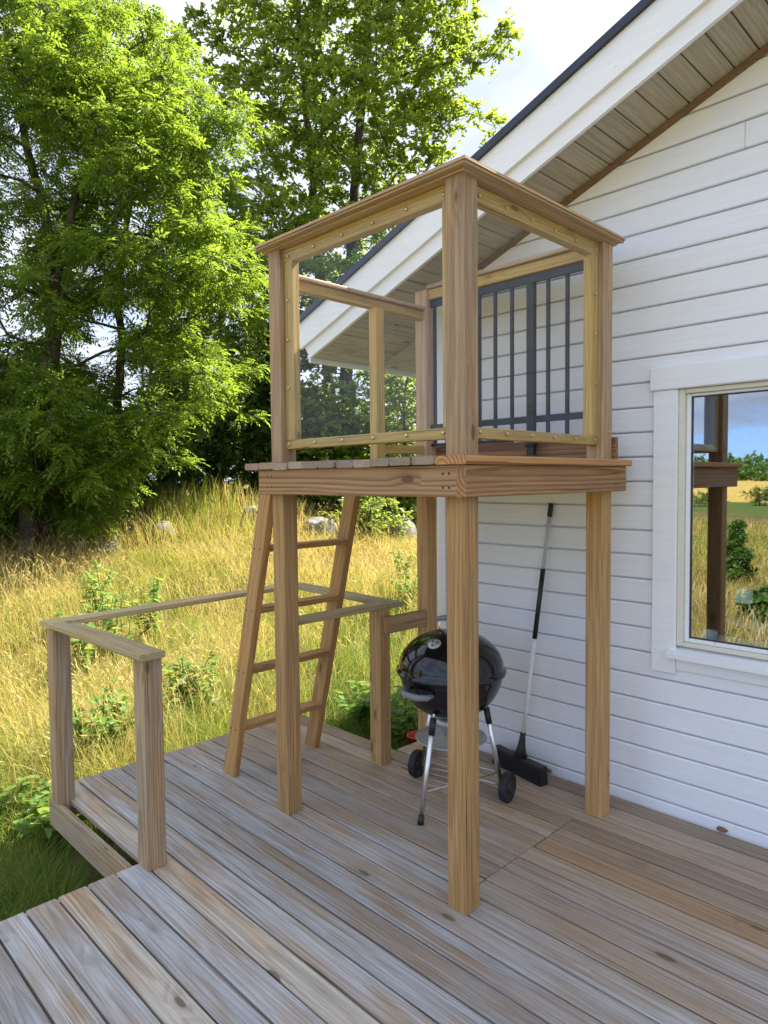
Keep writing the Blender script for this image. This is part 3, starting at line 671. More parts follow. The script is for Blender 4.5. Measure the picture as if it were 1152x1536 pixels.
# ---------------------------------------------------------------- ladder
lad = thing('ladder', 'wooden ladder with four flat rungs leaning on the play tower', 'ladder', (-3.36, 2.37, 0))
def stringer(y):
    a = Vector((-3.372, y, 0)); b = Vector((-2.925, y, 1.731)); d = (b-a).normalized(); w = .100
    Mx = frame_from(a, b, Vector((1, 0, 0))); inv = Mx.inverted(); bm = bmesh.new()
    hw = w/2/abs(Vector((0, 0, 1)).dot(d)); pts = [(-3.372-hw, 0.0006), (-3.372+hw, .0006), (-2.925+hw, 1.7315), (-2.925-hw, 1.7315)]
    lo = [bm.verts.new(inv @ Vector((x, y-.0225, z))) for x, z in pts]; hi = [bm.verts.new(inv @ Vector((x, y+.0225, z))) for x, z in pts]
    bm.faces.new(lo); bm.faces.new(hi)
    for j in range(4): bm.faces.new((lo[j], lo[(j+1) % 4], hi[(j+1) % 4], hi[j]))
    bmesh.ops.recalc_face_normals(bm, faces=bm.faces)
    bmesh.ops.bevel(bm, geom=[e for e in bm.edges if e.calc_length() > .5], offset=.004, segments=1, affect='EDGES')
    o = bm_obj('stringer', bm, M['post'], lad, Mx); o.color = (1.08, 1.0, .84, 1)
stringer(2.0745); stringer(2.6675)
def dark_screw(p, nrm, parent):
    Mx = Vector(nrm).to_track_quat('Z', 'Y').to_matrix().to_4x4(); Mx.translation = Vector(p)
    lathe('screw', [(0, .0015), (.0045, .0012), (.0055, 0)], M['iron'], parent, Mx, 8)
for z in (.272, .616, .965, 1.305):
    for yy in (2.0518, 2.6448):
        for dx in (-.024, .024): dark_screw((-3.372+.2582*z+dx, yy, z+.014), (0, -1, 0), lad)
    x = -3.372+.2582*z
    board('rung', (x+.004, 2.0975, z+.014), (x+.004, 2.6445, z+.014), (1, 0, 0), .092, .030, M['post'], lad, col=(.95, .86, .76))

for zz in (1.648, 1.70):
    for xx in (-2.80, -2.765): dark_screw((xx, Y0-.0451, zz), (0, -1, 0), tower)
    for yy in (3.10, 3.13): dark_screw((X1+.0461, yy, zz), (1, 0, 0), tower)
    for xx in (-1.64, -1.67): dark_screw((xx, Y0-.0451, zz), (0, -1, 0), tower)

# ---------------------------------------------------------------- kettle grill
gc = Vector((-2.262, 2.712, 0))
grill = thing('kettle_grill', 'round black kettle charcoal grill on three legs with two wheels', 'grill', gc)
T = Matrix.Translation
RB_ = .268; ZR = .690
def arc(r, zc, sq, a0, a1, n): return [(r*math.cos(a0+(a1-a0)*i/n), zc+sq*r*math.sin(a0+(a1-a0)*i/n)) for i in range(n+1)]
bowl = lathe('bowl', arc(RB_, ZR, .93, -math.pi/2+.001, -.02, 18)+[(RB_+.010, ZR), (RB_+.010, ZR+.004), (RB_-.005, ZR+.004)]+arc(RB_-.006, ZR, .93, -.02, -math.pi/2+.001, 12), M['enamel'], grill, T(gc), 48)
lid = lathe('lid', [(RB_+.014, ZR-.012), (RB_+.017, ZR-.004), (RB_+.017, ZR+.008), (RB_+.006, ZR+.016)]+arc(RB_+.004, ZR+.018, .70, .02, math.pi/2-.001, 18), M['enamel'], grill, T(gc), 48)
ztop = ZR+.018+.70*(RB_+.004)
# lid handle: wire loop, heat shield and grip (set towards the house side)
hd = Vector((-.72, .69, 0)); hx = Vector((.69, .72, 0))
for s in (-1, 1):
    tube('handle_wire', [gc+hx*(.055*s)+Vector((0, 0, ztop-.010)), gc+hx*(.060*s)+Vector((0, 0, ztop+.02)), gc+hx*(.057*s)+Vector((0, 0, ztop+.055))], .004, M['alu'], lid, 8)
tube('handle_grip', [gc+hx*q+Vector((0, 0, ztop+.058+.006*math.cos(q*18))) for q in (-.075, -.05, -.025, 0, .025, .05, .075)], [.010, .0135, .0145, .015, .0145, .0135, .010], M['greyplastic'], lid, 12)
# damper on the lid, facing the camera, slightly left of the handle
tocam = Vector((.55, -.83, 0)).normalized(); sidev = Vector((tocam.y*-1, tocam.x, 0))
dv = (tocam*.85-Vector((.70, .715, 0))*.40).normalized(); th = math.radians(52); rr = RB_+.004
pd = gc+dv*(rr*math.cos(th))+Vector((0, 0, ZR+.018+.70*rr*math.sin(th))); nd = (dv*math.cos(th)*.70+Vector((0, 0, math.sin(th)))).normalized()
Mx = nd.to_track_quat('Z', 'Y').to_matrix().to_4x4(); Mx.translation = pd
lathe('damper', [(0, .006), (.030, .005), (.034, .002), (.034, -.006)], M['dullalu'], lid, Mx, 24)
for k in range(3):
    a = k*2.094+.4; lathe('damper_hole', [(0, .0075), (.006, .0072), (.006, .003)], M['blackplastic'], lid, Mx @ T((.017*math.cos(a), .017*math.sin(a), 0)), 10)
# bowl side handle (grey), facing the camera's left
bh = (Vector((-.70, -.715, 0))*.42+tocam*.62).normalized(); bs = Vector((-bh.y, bh.x, 0)); zc = ZR-.062
pts = [gc+bh*(RB_-.012)+bs*-.078+Vector((0, 0, zc)), gc+bh*(RB_+.030)+bs*-.076+Vector((0, 0, zc-.002)), gc+bh*(RB_+.048)+bs*-.035+Vector((0, 0, zc-.004)), gc+bh*(RB_+.050)+Vector((0, 0, zc-.004)), gc+bh*(RB_+.048)+bs*.035+Vector((0, 0, zc-.004)), gc+bh*(RB_+.030)+bs*.076+Vector((0, 0, zc-.002)), gc+bh*(RB_-.012)+bs*.078+Vector((0, 0, zc))]
tube('bowl_handle', pts, [.010, .015, .0165, .0165, .0165, .015, .010], M['greyplastic'], bowl, 12)
# legs
tips = [Vector((-2.202, 2.405, .012)), Vector((-2.075, 2.893, .075)), Vector((-2.545, 2.800, .075))]
for i, tp in enumerate(tips):
    d = Vector((tp.x-gc.x, tp.y-gc.y, 0)).normalized(); topp = gc+d*.185+Vector((0, 0, .475))
    leg = tube('leg', [tp, topp], .0125, M['alu'], grill, 14)
    v = (topp-tp).normalized()
    tube('leg_socket', [topp-v*.07, topp+v*.012], .0165, M['blackplastic'], leg, 12)
    tube('leg_mount', [topp+v*.0, topp+v*.05], .006, M['alu'], leg, 8)
    if i == 0: tube('foot_cap', [tp-v*.012, tp+v*.03], .0155, M['blackplastic'], leg, 12)
axv = (tips[2]-tips[1]).normalized()
tube('axle', [tips[1]-axv*.05, tips[2]+axv*.05], .005, M['wire'], grill, 8)
for i, sg in ((1, -1), (2, 1)):
    q = axv.to_track_quat('Z', 'Y').to_matrix().to_4x4(); q.translation = tips[i]+axv*(sg*.034)
    wh = lathe('wheel', [(.030, .014), (.058, .012), (.062, .020), (.072, .020), (.075, .014), (.075, -.014), (.072, -.020), (.062, -.020), (.058, -.012), (.030, -.014)], M['rubber'], grill, q, 36)
    lathe('hub', [(0, .022), (.012, .021), (.030, .0145), (.030, -.0145), (.012, -.021), (0, -.022)], M['blackplastic'], wh, q, 20)
# ash pan on its bracket, triangular wire shelf
lathe('ash_pan', [(0, .300), (.09, .304), (.165, .325), (.185, .338), (.188, .334), (.167, .319), (.09, .297), (0, .293)], M['dullalu'], grill, T(gc), 40)
lathe('vent_ring', [(.075, .445), (.10, .432), (.085, .405), (.05, .38), (.04, .345), (.036, .345), (.046, .38), (.08, .408)], M['dullalu'], grill, T(gc), 28)
wz = .145
wp = []
for tp in tips:
    d = Vector((tp.x-gc.x, tp.y-gc.y, 0)); t = (wz-tp.z)/(.475-tp.z); wp.append(gc+(d+(d.normalized()*.185-d)*t)+Vector((0, 0, wz)))
for i in range(3): tube('rack_wire', [wp[i], wp[(i+1) % 3]], .0035, M['wire'], grill, 6)
for t in (.2, .35, .5, .65, .8): tube('rack_wire', [wp[0].lerp(wp[1], t), wp[0].lerp(wp[2], t)], .0022, M['wire'], grill, 6)

# ---------------------------------------------------------------- broom
broom = thing('push_broom', 'black push broom with white and black pole leaning on the wall', 'broom', (-2.16, 3.19, 0))
b0 = Vector((-2.375, 3.262, 0)); b1 = Vector((-2.000, 3.185, 0)); bd = (b1-b0).normalized(); bn = Vector((bd.y, -bd.x, 0)); bn = bn if bn.y < 0 else -bn
lean = (Vector((0, 0, 1))-bn*.10).normalized()
mid = (b0+b1)/2
def bpt(s, h, n): return mid+bd*s+Vector((0, 0, h))+bn*n
bm = bmesh.new(); L2 = (b1-b0).length/2
prof = [(.0, .030), (.0, -.030), (.075, -.022), (.075, .022)]
ends = [[bm.verts.new(bpt(s*L2*(1.0 if h < .05 else .97), h+.0008, n)) for h, n in prof] for s in (-1, 1)]
bm.faces.new(ends[0]); bm.faces.new(ends[1][::-1])
for i in range(4): bm.faces.new((ends[0][i], ends[1][i], ends[1][(i+1) % 4], ends[0][(i+1) % 4]))
bm_obj('bristles', bm, M['bristle'], broom)
bm = bmesh.new(); rnd = random.Random(4); 
for i in range(420):
    s = rnd.uniform(-1, 1)*L2*.985; n = rnd.choice((-1, 1))*.0235 if rnd.random() < .8 else rnd.uniform(-.02, .02); tz = rnd.uniform(-.006, .006)
    p0 = bpt(s, .080, n*.85); p1 = bpt(s+rnd.uniform(-.006, .006), .001, n*1.45+tz); w = bd*.0016
    v = [bm.verts.new(p) for p in (p0-w, p0+w, p1)]; bm.faces.new(v)
o = bm_obj('bristle_tips', bm, M['bristle'], broom); o['kind'] = 'stuff'
hb_ = board('head', bpt(-L2*.99, .089, 0), bpt(L2*.99, .089, 0), bn, .052, .030, M['blackplastic'], broom, ch=.008)
st = bpt(.008, .104, 0); top = Vector((-2.049, 3.330, 1.540)); pv = (top-st)
tube('neck', [st-Vector((0, 0, .012)), st+pv*.035, st+pv*.07, st+pv*.095], [.040, .024, .017, .016], M['blackplastic'], broom, 14)
def seg(nm, a, b, r, m): tube(nm, [st+pv*a, st+pv*b], r, m, broom, 14)
seg('pole', .085, .475, .0115, M['polewhite']); seg('grip_sleeve', .470, .745, .0135, M['blackplastic']); seg('pole', .742, .955, .0105, M['polegrey']); seg('end_cap', .948, 1.0, .0135, M['blackplastic'])

# ---------------------------------------------------------------- small things by the wall and under the deck
def lump(name, label, cat, c, size, mat, seed, rough=.25, sub=3, group=None, flat=.7):
    bm = bmesh.new(); bmesh.ops.create_icosphere(bm, subdivisions=sub, radius=1)
    r = random.Random(seed); ph = [r.uniform(0, 6.28) for _ in range(12)]; fr = [r.uniform(1.2, 4.5) for _ in range(12)]
    pl = [(Vector((r.gauss(0, 1), r.gauss(0, 1), r.gauss(0, .7))).normalized(), r.uniform(.66, .92)) for _ in range(9)]
    for v in bm.verts:
        p = v.co.copy()
        for n_, d_ in pl:                      # broken faces
            q = p.dot(n_)
            if q > d_: p -= n_*(q-d_)*.85
        s = 1+rough*.5*sum(math.sin(fr[i]*p.x*2+ph[i])*math.sin(fr[i+1]*p.y*2+ph[i+1])*math.cos(fr[i+2]*p.z*2+ph[i+2]) for i in range(0, 9, 3))/1.5
        p *= s; v.co = Vector((p.x*size[0], p.y*size[1], p.z*size[2]))
    o = bm_obj(name, bm, mat, None, Matrix.Translation(c) @ Matrix.Rotation(r.uniform(0, 6.28), 4, 'Z'), smooth=True)
    return tag(o, label, cat, group)
lump('bark_chip', 'curled brown bark chip on the deck against the house wall', 'bark chip', onp(1084, 1243, 2, .012)+Vector((0, -.005, 0)), (.028, .020, .012), M['bark_chip'], 1, .5, 2)
lump('bark_chip', 'brown bark chip lying beside the broom head at the wall', 'bark chip', onp(823, 1156, 2, .012), (.024, .018, .012), M['bark_chip'], 2, .5, 2)
pb = Vector((-3.25, 1.05, float(gz(-3.25, 1.05))))
lump('stone_block', 'rough grey stone lying in the shade under the deck edge', 'stone', pb+Vector((0, 0, .03)), (.13, .10, .09), M['stone'], 3, .2, 3)
# red spotted bucket by the house corner behind the deck
pr = at(626, 1114, 5.1); zg = float(gz(pr.x, pr.y)); zg = min(zg, pr.z-.1)
bk = thing('red_bucket', 'small red bucket with white spots behind the deck by the corner', 'bucket', (pr.x, pr.y, zg))
hz = pr.z+.05-zg
bd_ = lathe('bucket_body', [(0, 0), (.06, 0), (.075, hz), (.08, hz), (.08, hz+.012), (.074, hz+.012), (.057, .01), (0, .01)], M['red'], bk, T((pr.x, pr.y, zg)), 28)
for i in range(26):
    a = i*2.4; hh = (.15+.75*((i*.618) % 1))*hz; r0 = .06+.015*hh/hz+.0012
    Mx = Vector((math.cos(a), math.sin(a), -.1)).to_track_quat('Z', 'Y').to_matrix().to_4x4(); Mx.translation = Vector((pr.x+r0*math.cos(a), pr.y+r0*math.sin(a), zg+hh))
    lathe('spot', [(0, .002), (.010, .0015), (.011, -.004)], M['whitespot'], bd_, Mx, 8)

# ---------------------------------------------------------------- vegetation helpers
def leaf_mesh(pos, dr, nm, ln, wd, kind):
    """place many leaves; returns V, F(list)"""
    dr = dr/np.linalg.norm(dr, axis=1, keepdims=True); sd = np.cross(nm, dr); sd /= np.linalg.norm(sd, axis=1, keepdims=True)+1e-9; nn = np.cross(dr, sd)
    if kind == 'lance': tp = [(0, 0, 0), (.45, .5, .06), (1, 0, -.10), (.45, -.5, .06)]; fc = [(0, 1, 2), (0, 2, 3)]
    elif kind == 'oak': tp = [(0, 0, 0), (.35, .34, .05), (.5, .22, .03), (.75, .5, .04), (1, 0, -.08), (.75, -.5, .04), (.5, -.22, .03), (.35, -.34, .05)]; fc = [(0, 1, 2), (0, 2, 4), (2, 3, 4), (0, 4, 6), (4, 5, 6), (0, 6, 7)]
    else: tp = [(0, 0, 0), (.3, .5, .05), (.7, .38, .03), (1, 0, -.12), (.7, -.38, .03), (.3, -.5, .05)]; fc = [(0, 1, 2), (0, 2, 3), (0, 3, 4), (0, 4, 5)]
    tp = np.array(tp); n = len(pos); k = len(tp)
    V = pos[:, None, :]+dr[:, None, :]*(tp[None, :, 0:1]*ln[:, None, None])+sd[:, None, :]*(tp[None, :, 1:2]*wd[:, None, None])+nn[:, None, :]*(tp[None, :, 2:3]*ln[:, None, None])
    F = (np.arange(n)*k)[:, None, None]+np.array(fc)[None]
    return V.reshape(-1, 3), F.reshape(-1, 3)
def in_poly(x, y, poly):
    ins = np.zeros(len(x), bool); n = len(poly)
    for i in range(n):
        x1, y1 = poly[i]; x2, y2 = poly[(i+1) % n]
        c = ((y1 > y) != (y2 > y)); ins ^= c & (x < (x2-x1)*(y-y1)/((y2-y1) or 1e-9)+x1)
    return ins
def edge_dist(x, y, poly):
    d = np.full(len(x), 1e9)
    for i in range(len(poly)):
        a = np.array(poly[i], float); b = np.array(poly[(i+1) % len(poly)], float); ab = b-a
        t = np.clip(((x-a[0])*ab[0]+(y-a[1])*ab[1])/(ab@ab), 0, 1); d = np.minimum(d, np.hypot(x-a[0]-t*ab[0], y-a[1]-t*ab[1]))
    return d
FWn, RTn, UPn = (np.array(v) for v in (FW, RT, UP))
def elev(px, py, D):
    """points of an elevation drawing set up at distance D (same drawing, real metres)"""
    px, py = np.asarray(px, float), np.asarray(py, float); D = np.broadcast_to(np.asarray(D, float), px.shape)
    return np.array([0, 0, CAM_Z])+D[:, None]*(FWn+((px-576)/FPX)[:, None]*RTn-((py-768)/FPX)[:, None]*UPn)
def tubes_from_graph(P, par, rad, sides=5):
    """one mesh of tapered limbs from a rooted graph"""
    n = len(P); ch = [[] for _ in range(n)]
    for i in range(n):
        if par[i] >= 0: ch[par[i]].append(i)
    V = []; F = []; done = set()
    starts = [i for i in range(n) if par[i] < 0]; stack = [(s, -1) for s in starts]
    while stack:
        s, pr_ = stack.pop(); chain = ([pr_] if pr_ >= 0 else [])+[s]; cur = s
        while ch[cur]:
            nx = max(ch[cur], key=lambda q: rad[q])
            for q in ch[cur]:
                if q != nx: stack.append((q, cur))
            chain.append(nx); cur = nx
        if len(chain) < 2: continue
        pts = P[chain]; rr = rad[chain].copy()
        if pr_ >= 0: rr[0] = min(rr[0], rr[1]*1.25)
        ns = sides+3 if rr.max() > .07 else sides
        base = len(V)
        for i in range(len(pts)):
            d = pts[min(i+1, len(pts)-1)]-pts[max(i-1, 0)]; d = d/(np.linalg.norm(d)+1e-9)
            ref = np.array([1., 0, 0]) if abs(d[0]) < .8 else np.array([0, 1., 0]); u = np.cross(d, ref); u /= np.linalg.norm(u); v = np.cross(d, u)
            for k in range(ns):
                a = 2*math.pi*k/ns; V.append(pts[i]+(u*math.cos(a)+v*math.sin(a))*rr[i])
        for i in range(len(pts)-1):
            for k in range(ns): F.append((base+i*ns+k, base+i*ns+(k+1) % ns, base+(i+1)*ns+(k+1) % ns, base+(i+1)*ns+k))
    return np.array(V), np.array(F)
def grow(rng, trunks, C, up=.25, pl=.22):
    """join leaf clumps C to the trunks; returns nodes, parents, number of tips per node"""
    P = []; par = []; plen = []; tr = []
    for pts, r0, r1 in trunks:
        pts = np.array(pts, float); dense = []
        for i in range(len(pts)-1):
            m = max(1, int(np.linalg.norm(pts[i+1]-pts[i])/.35))
            for k in range(m): dense.append(pts[i]+(pts[i+1]-pts[i])*k/m)
        dense.append(pts[-1]); L = 0
        for k, q in enumerate(dense):
            P.append(q+rng.normal(0, .02, 3)*(k > 0)); par.append(-1 if k == 0 else len(P)-2)
            L += 0 if k == 0 else np.linalg.norm(P[-1]-P[-2]); plen.append(L*.5); tr.append(r0+(r1-r0)*k/(len(dense)-1))
    nt = len(P); P = [np.array(p) for p in P]; T0 = np.array(P)
    order = np.argsort([np.min(np.linalg.norm(T0-c, axis=1)) for c in C])
    tips = []
    for ci in order:
        c = C[ci]; A = np.array(P); d = np.linalg.norm(A-c, axis=1)
        cost = d*1.0+pl*np.array(plen)+np.maximum(0, A[:, 2]-c[2]+.1)*up*4
        cost[:2] += 5
        j = int(np.argmin(cost)); a = A[j]; dist = np.linalg.norm(c-a); m = max(2, int(dist/.3))
        bow = np.array([0, 0, 1.])*dist*.10*rng.uniform(-.5, 1.4)+rng.normal(0, .06, 3)*dist; prev = j
        for k in range(1, m+1):
            t = k/m; P.append(a+(c-a)*t+bow*4*t*(1-t)*.6+rng.normal(0, .018, 3)*(k < m)); par.append(prev); plen.append(plen[prev]+dist/m); prev = len(P)-1
        tips.append((ci, prev))
    P = np.array(P); n = len(P); cnt = np.zeros(n)
    for _, t in tips: cnt[t] += 1
    for i in range(n-1, -1, -1):
        if par[i] >= 0: cnt[par[i]] += cnt[i]
    return P, par, cnt, nt, np.array(tr)
def clumps(rng, poly, holes, D, thick, spacing, nmax, dshift=0.0):
    poly = np.array(poly, float); lo, hi = poly.min(0), poly.max(0); out = []; tries = 0
    acc = np.zeros((0, 3))
    for _ in range(60):
        x = rng.uniform(lo[0], hi[0], 600); y = rng.uniform(lo[1], hi[1], 600); ok = in_poly(x, y, poly)
        for hx_, hy_, hr in holes: ok &= np.hypot(x-hx_, y-hy_) > hr*1.35
        x, y = x[ok], y[ok]
        if not len(x): continue
        e = edge_dist(x, y, poly); th_ = thick*np.sqrt(np.clip(e/130, .02, 1))
        dep = D+dshift+rng.uniform(-1, 1, len(x))*th_; Q = elev(x, y, dep)
        for q in Q:
            if len(acc) == 0 or np.min(np.linalg.norm(acc-q, axis=1)) > spacing:
                acc = np.vstack([acc, q]); 
                if len(acc) >= nmax: return acc
    return acc
def foliage(rng, C, rad, kind, per, twigs, lsc=1.0):
    """twigs and leaves in each clump"""
    pos = []; dr = []; nm = []; ln = []; wd = []; TP = []; Tpar = []; Trad = []
    V = []; F = []; off = 0
    n = len(C); nt = n*twigs
    cc = np.repeat(C, twigs, 0); d = rng.normal(0, 1, (nt, 3)); d[:, 2] = d[:, 2]*.55+.12; d /= np.linalg.norm(d, axis=1, keepdims=True)
    L = rad*rng.uniform(.55, 1.25, nt); tip = cc+d*L[:, None]; tip[:, 2] -= L*rng.uniform(.0, .22, nt)
    # leaves along twigs
    m = per; t = rng.uniform(.25, 1.05, (nt, m)); base = cc[:, None, :]+(tip-cc)[:, None, :]*t[..., None]; base = base.reshape(-1, 3)+rng.normal(0, .02, (nt*m, 3))
    od = np.repeat(d, m, 0)*.7+rng.normal(0, .75, (nt*m, 3)); od[:, 2] = od[:, 2]*.55-.12; od /= np.linalg.norm(od, axis=1, keepdims=True)
    up = np.array([0, 0, 1.])+rng.normal(0, .42, (nt*m, 3))
    if kind == 'ash':
        R = lsc*rng.uniform(.20, .36, nt*m); s = np.cross(up, od); s /= np.linalg.norm(s, axis=1, keepdims=True)
        lp_, ld, lu, ll, lw = [], [], [], [], []
        for q, tt in enumerate((.28, .45, .62, .79)):
            for sg in (-1, 1):
                p_ = base+od*(R*tt)[:, None]; p_[:, 2] -= R*tt*tt*.28
                lp_.append(p_); ld.append(od*.55+s*sg*.85+rng.normal(0, .12, od.shape)-np.array([0, 0, .12])); lu.append(up); ll.append(R*.36*(1-.12*abs(q-1.5))*rng.uniform(.85, 1.15, len(R))); lw.append(R*.125)
        p_ = base+od*(R*.92)[:, None]; p_[:, 2] -= R*.26; lp_.append(p_); ld.append(od-np.array([0, 0, .35])); lu.append(up); ll.append(R*.38); lw.append(R*.13)
        V, F = leaf_mesh(np.concatenate(lp_), np.concatenate(ld), np.concatenate(lu), np.concatenate(ll), np.concatenate(lw), 'lance')
    elif kind == 'oak':
        V, F = leaf_mesh(base, od, up, lsc*rng.uniform(.085, .16, nt*m), lsc*rng.uniform(.06, .10, nt*m), 'oak')
    else:
        V, F = leaf_mesh(base, od, up, lsc*rng.uniform(.07, .13, nt*m), lsc*rng.uniform(.045, .075, nt*m), 'oval')
    # twig slivers (three-sided)
    w = .0045; a = np.cross(d, rng.normal(0, 1, (nt, 3))); a /= np.linalg.norm(a, axis=1, keepdims=True); b = np.cross(d, a)
    tv = np.stack([cc+a*w, cc-a*w*.5+b*w*.87, cc-a*w*.5-b*w*.87, tip], 1).reshape(-1, 3); k = (np.arange(nt)*4)[:, None, None]
    tf = (k+np.array([[0, 1, 3], [1, 2, 3], [2, 0, 3]])[None]).reshape(-1, 3)
    return V, F, tv, tf
def tree(name, label, cat, trunks, poly, holes, D, thick, spacing, nmax, rad, kind, per, twigs, seed, leaf, bark, group=None, extra=None, dshift=0.0, tipr=.0065, lsc=1.0):
    rng = np.random.default_rng(seed)
    C = clumps(rng, poly, holes, D, thick, spacing, nmax, dshift)
    if extra is not None: C = np.vstack([C, extra])
    tw = []
    for pts, r0, r1 in trunks:
        q = elev([p[0] for p in pts], [p[1] for p in pts], np.array([D+(p[2] if len(p) > 2 else 0) for p in pts])); g = float(gz(q[0][0], q[0][1])); q[0][2] = g-.12
        tw.append((q, r0, r1))
    base = Vector(tw[0][0][0])+Vector((0, 0, .12))
    P, par, cnt, nt, tr = grow(rng, tw, C)
    r = tipr*np.sqrt(np.maximum(cnt, .6)*1.35); r[:nt] = np.maximum(np.minimum(tr, .5), r[:nt]*.7)
    V, F = tubes_from_graph(P, par, r); root = thing(name, label, cat, base, group); bl = np.array(base)
    LV, LF, tv, tf = foliage(rng, C, rad, kind, per, twigs, lsc)
    Mb = Matrix.Translation(base)
    big_mesh('trunk', np.vstack([V-bl, tv-bl]), [F, tf+len(V)], bark, root, Mb, smooth=True)
    o = big_mesh('crown', LV-bl, LF, leaf, root, Mb); o['kind'] = 'stuff'
    return root

# ---------------------------------------------------------------- trees
GT = 'trees along the edge of the meadow'
tree('ash_tree', 'large ash tree with forked grey trunk and sunlit yellow-green feathery crown', 'tree',
     [([(52, 822), (42, 770), (28, 700, -.1), (45, 610), (78, 520), (82, 430), (72, 330), (40, 220), (20, 120), (10, 40)], .17, .05),
      ([(60, 822, .3), (70, 700, .5), (84, 540, .3), (90, 400, .2), (110, 300, .3), (150, 190, .3), (170, 90, .2)], .12, .04)],
     [(-160, -60), (60, -55), (170, -25), (240, 35), (275, 95), (330, 140), (388, 165), (380, 200), (320, 215), (290, 262), (310, 300), (345, 345), (372, 420), (360, 470), (305, 452), (265, 420), (245, 480), (300, 520), (350, 575), (345, 615), (290, 600), (250, 640), (258, 700), (205, 690), (165, 740), (160, 800), (110, 790), (95, 760), (20, 760), (-40, 830), (-160, 840)],
     [(10, 150, 30), (40, 350, 30), (120, 245, 24), (205, 320, 26), (140, 520, 30), (15, 470, 30), (115, 400, 20), (185, 470, 26), (200, 570, 26), (60, 210, 22), (20, 250, 30), (255, 380, 22)],
     12.5, 1.7, .33, 470, .40, 'ash', 7, 8, 1, M['ash_leaf'], M['bark'], GT)
tree('ash_tree', 'slimmer ash tree with straight dark trunk behind the forked ash', 'tree',
     [([(178, 800), (176, 650), (182, 520), (178, 420), (195, 310), (215, 200), (240, 120)], .13, .035)],
     [(60, 60), (240, 60), (330, 150), (350, 300), (385, 400), (395, 520), (360, 640), (250, 660), (100, 640), (40, 400), (50, 180)],
     [(205, 320, 24), (140, 520, 30), (110, 245, 22), (190, 470, 24), (205, 590, 24), (120, 400, 20)],
     15.0, 1.5, .40, 210, .48, 'ash', 7, 7, 2, M['ash_leaf'], M['bark'], GT)
tree('oak_tree', 'tall oak with two upright stems and dense lobed leaves behind the play tower', 'tree',
     [([(522, 800), (520, 640), (520, 560), (526, 400), (534, 250), (545, 120), (560, -40)], .22, .08),
      ([(508, 800, .4), (498, 620, .5), (478, 430, .4), (468, 260, .4), (455, 120, .3), (440, -60, .2)], .18, .06)],
     [(300, -160), (720, -160), (712, -40), (700, 40), (690, 110), (700, 150), (660, 205), (668, 240), (640, 270), (655, 420), (640, 560), (590, 660), (480, 700), (400, 690), (370, 560), (395, 470), (380, 380), (345, 330), (330, 250), (325, 170), (345, 95), (330, 30)],
     [(420, 440, 22), (560, 520, 22), (500, 545, 26), (470, 560, 20), (365, 300, 16), (640, 300, 20), (350, 195, 18)],
     19.5, 2.6, .47, 620, .52, 'oak', 16, 8, 3, M['oak_leaf'], M['bark'], GT, lsc=1.22,
     extra=elev([715, 740, 757, 762, 738, 722, 741, 700, 690, 290, 275, 300, 320, 335, 285, 310, 330], [95, 85, 62, 48, 60, 178, 190, 170, 60, 28, 50, 45, 70, 60, 75, 92, 110], np.full(17, 19.3)))
tree('young_maple', 'bright yellow-green young tree beside the house corner', 'tree',
     [([(612, 800), (610, 700), (606, 620), (612, 560)], .06, .02)],
     [(560, 520), (660, 510), (700, 600), (690, 720), (640, 770), (570, 740), (545, 640)], [],
     17.5, 1.3, .36, 80, .42, 'oval', 13, 8, 4, M['bright_leaf'], M['bark'], GT)
tree('leaning_sapling', 'pale-barked leaning sapling between the ash trunks', 'tree',
     [([(196, 790), (200, 700), (205, 640), (222, 585), (232, 545), (240, 520), (262, 470)], .055, .02)],
     [(215, 440), (300, 450), (345, 560), (320, 620), (250, 560)], [],
     14.0, .8, .36, 34, .34, 'oval', 8, 6, 5, M['bright_leaf'], M['palebark'], GT)
GS = 'shrubs in the dark thicket under the trees'
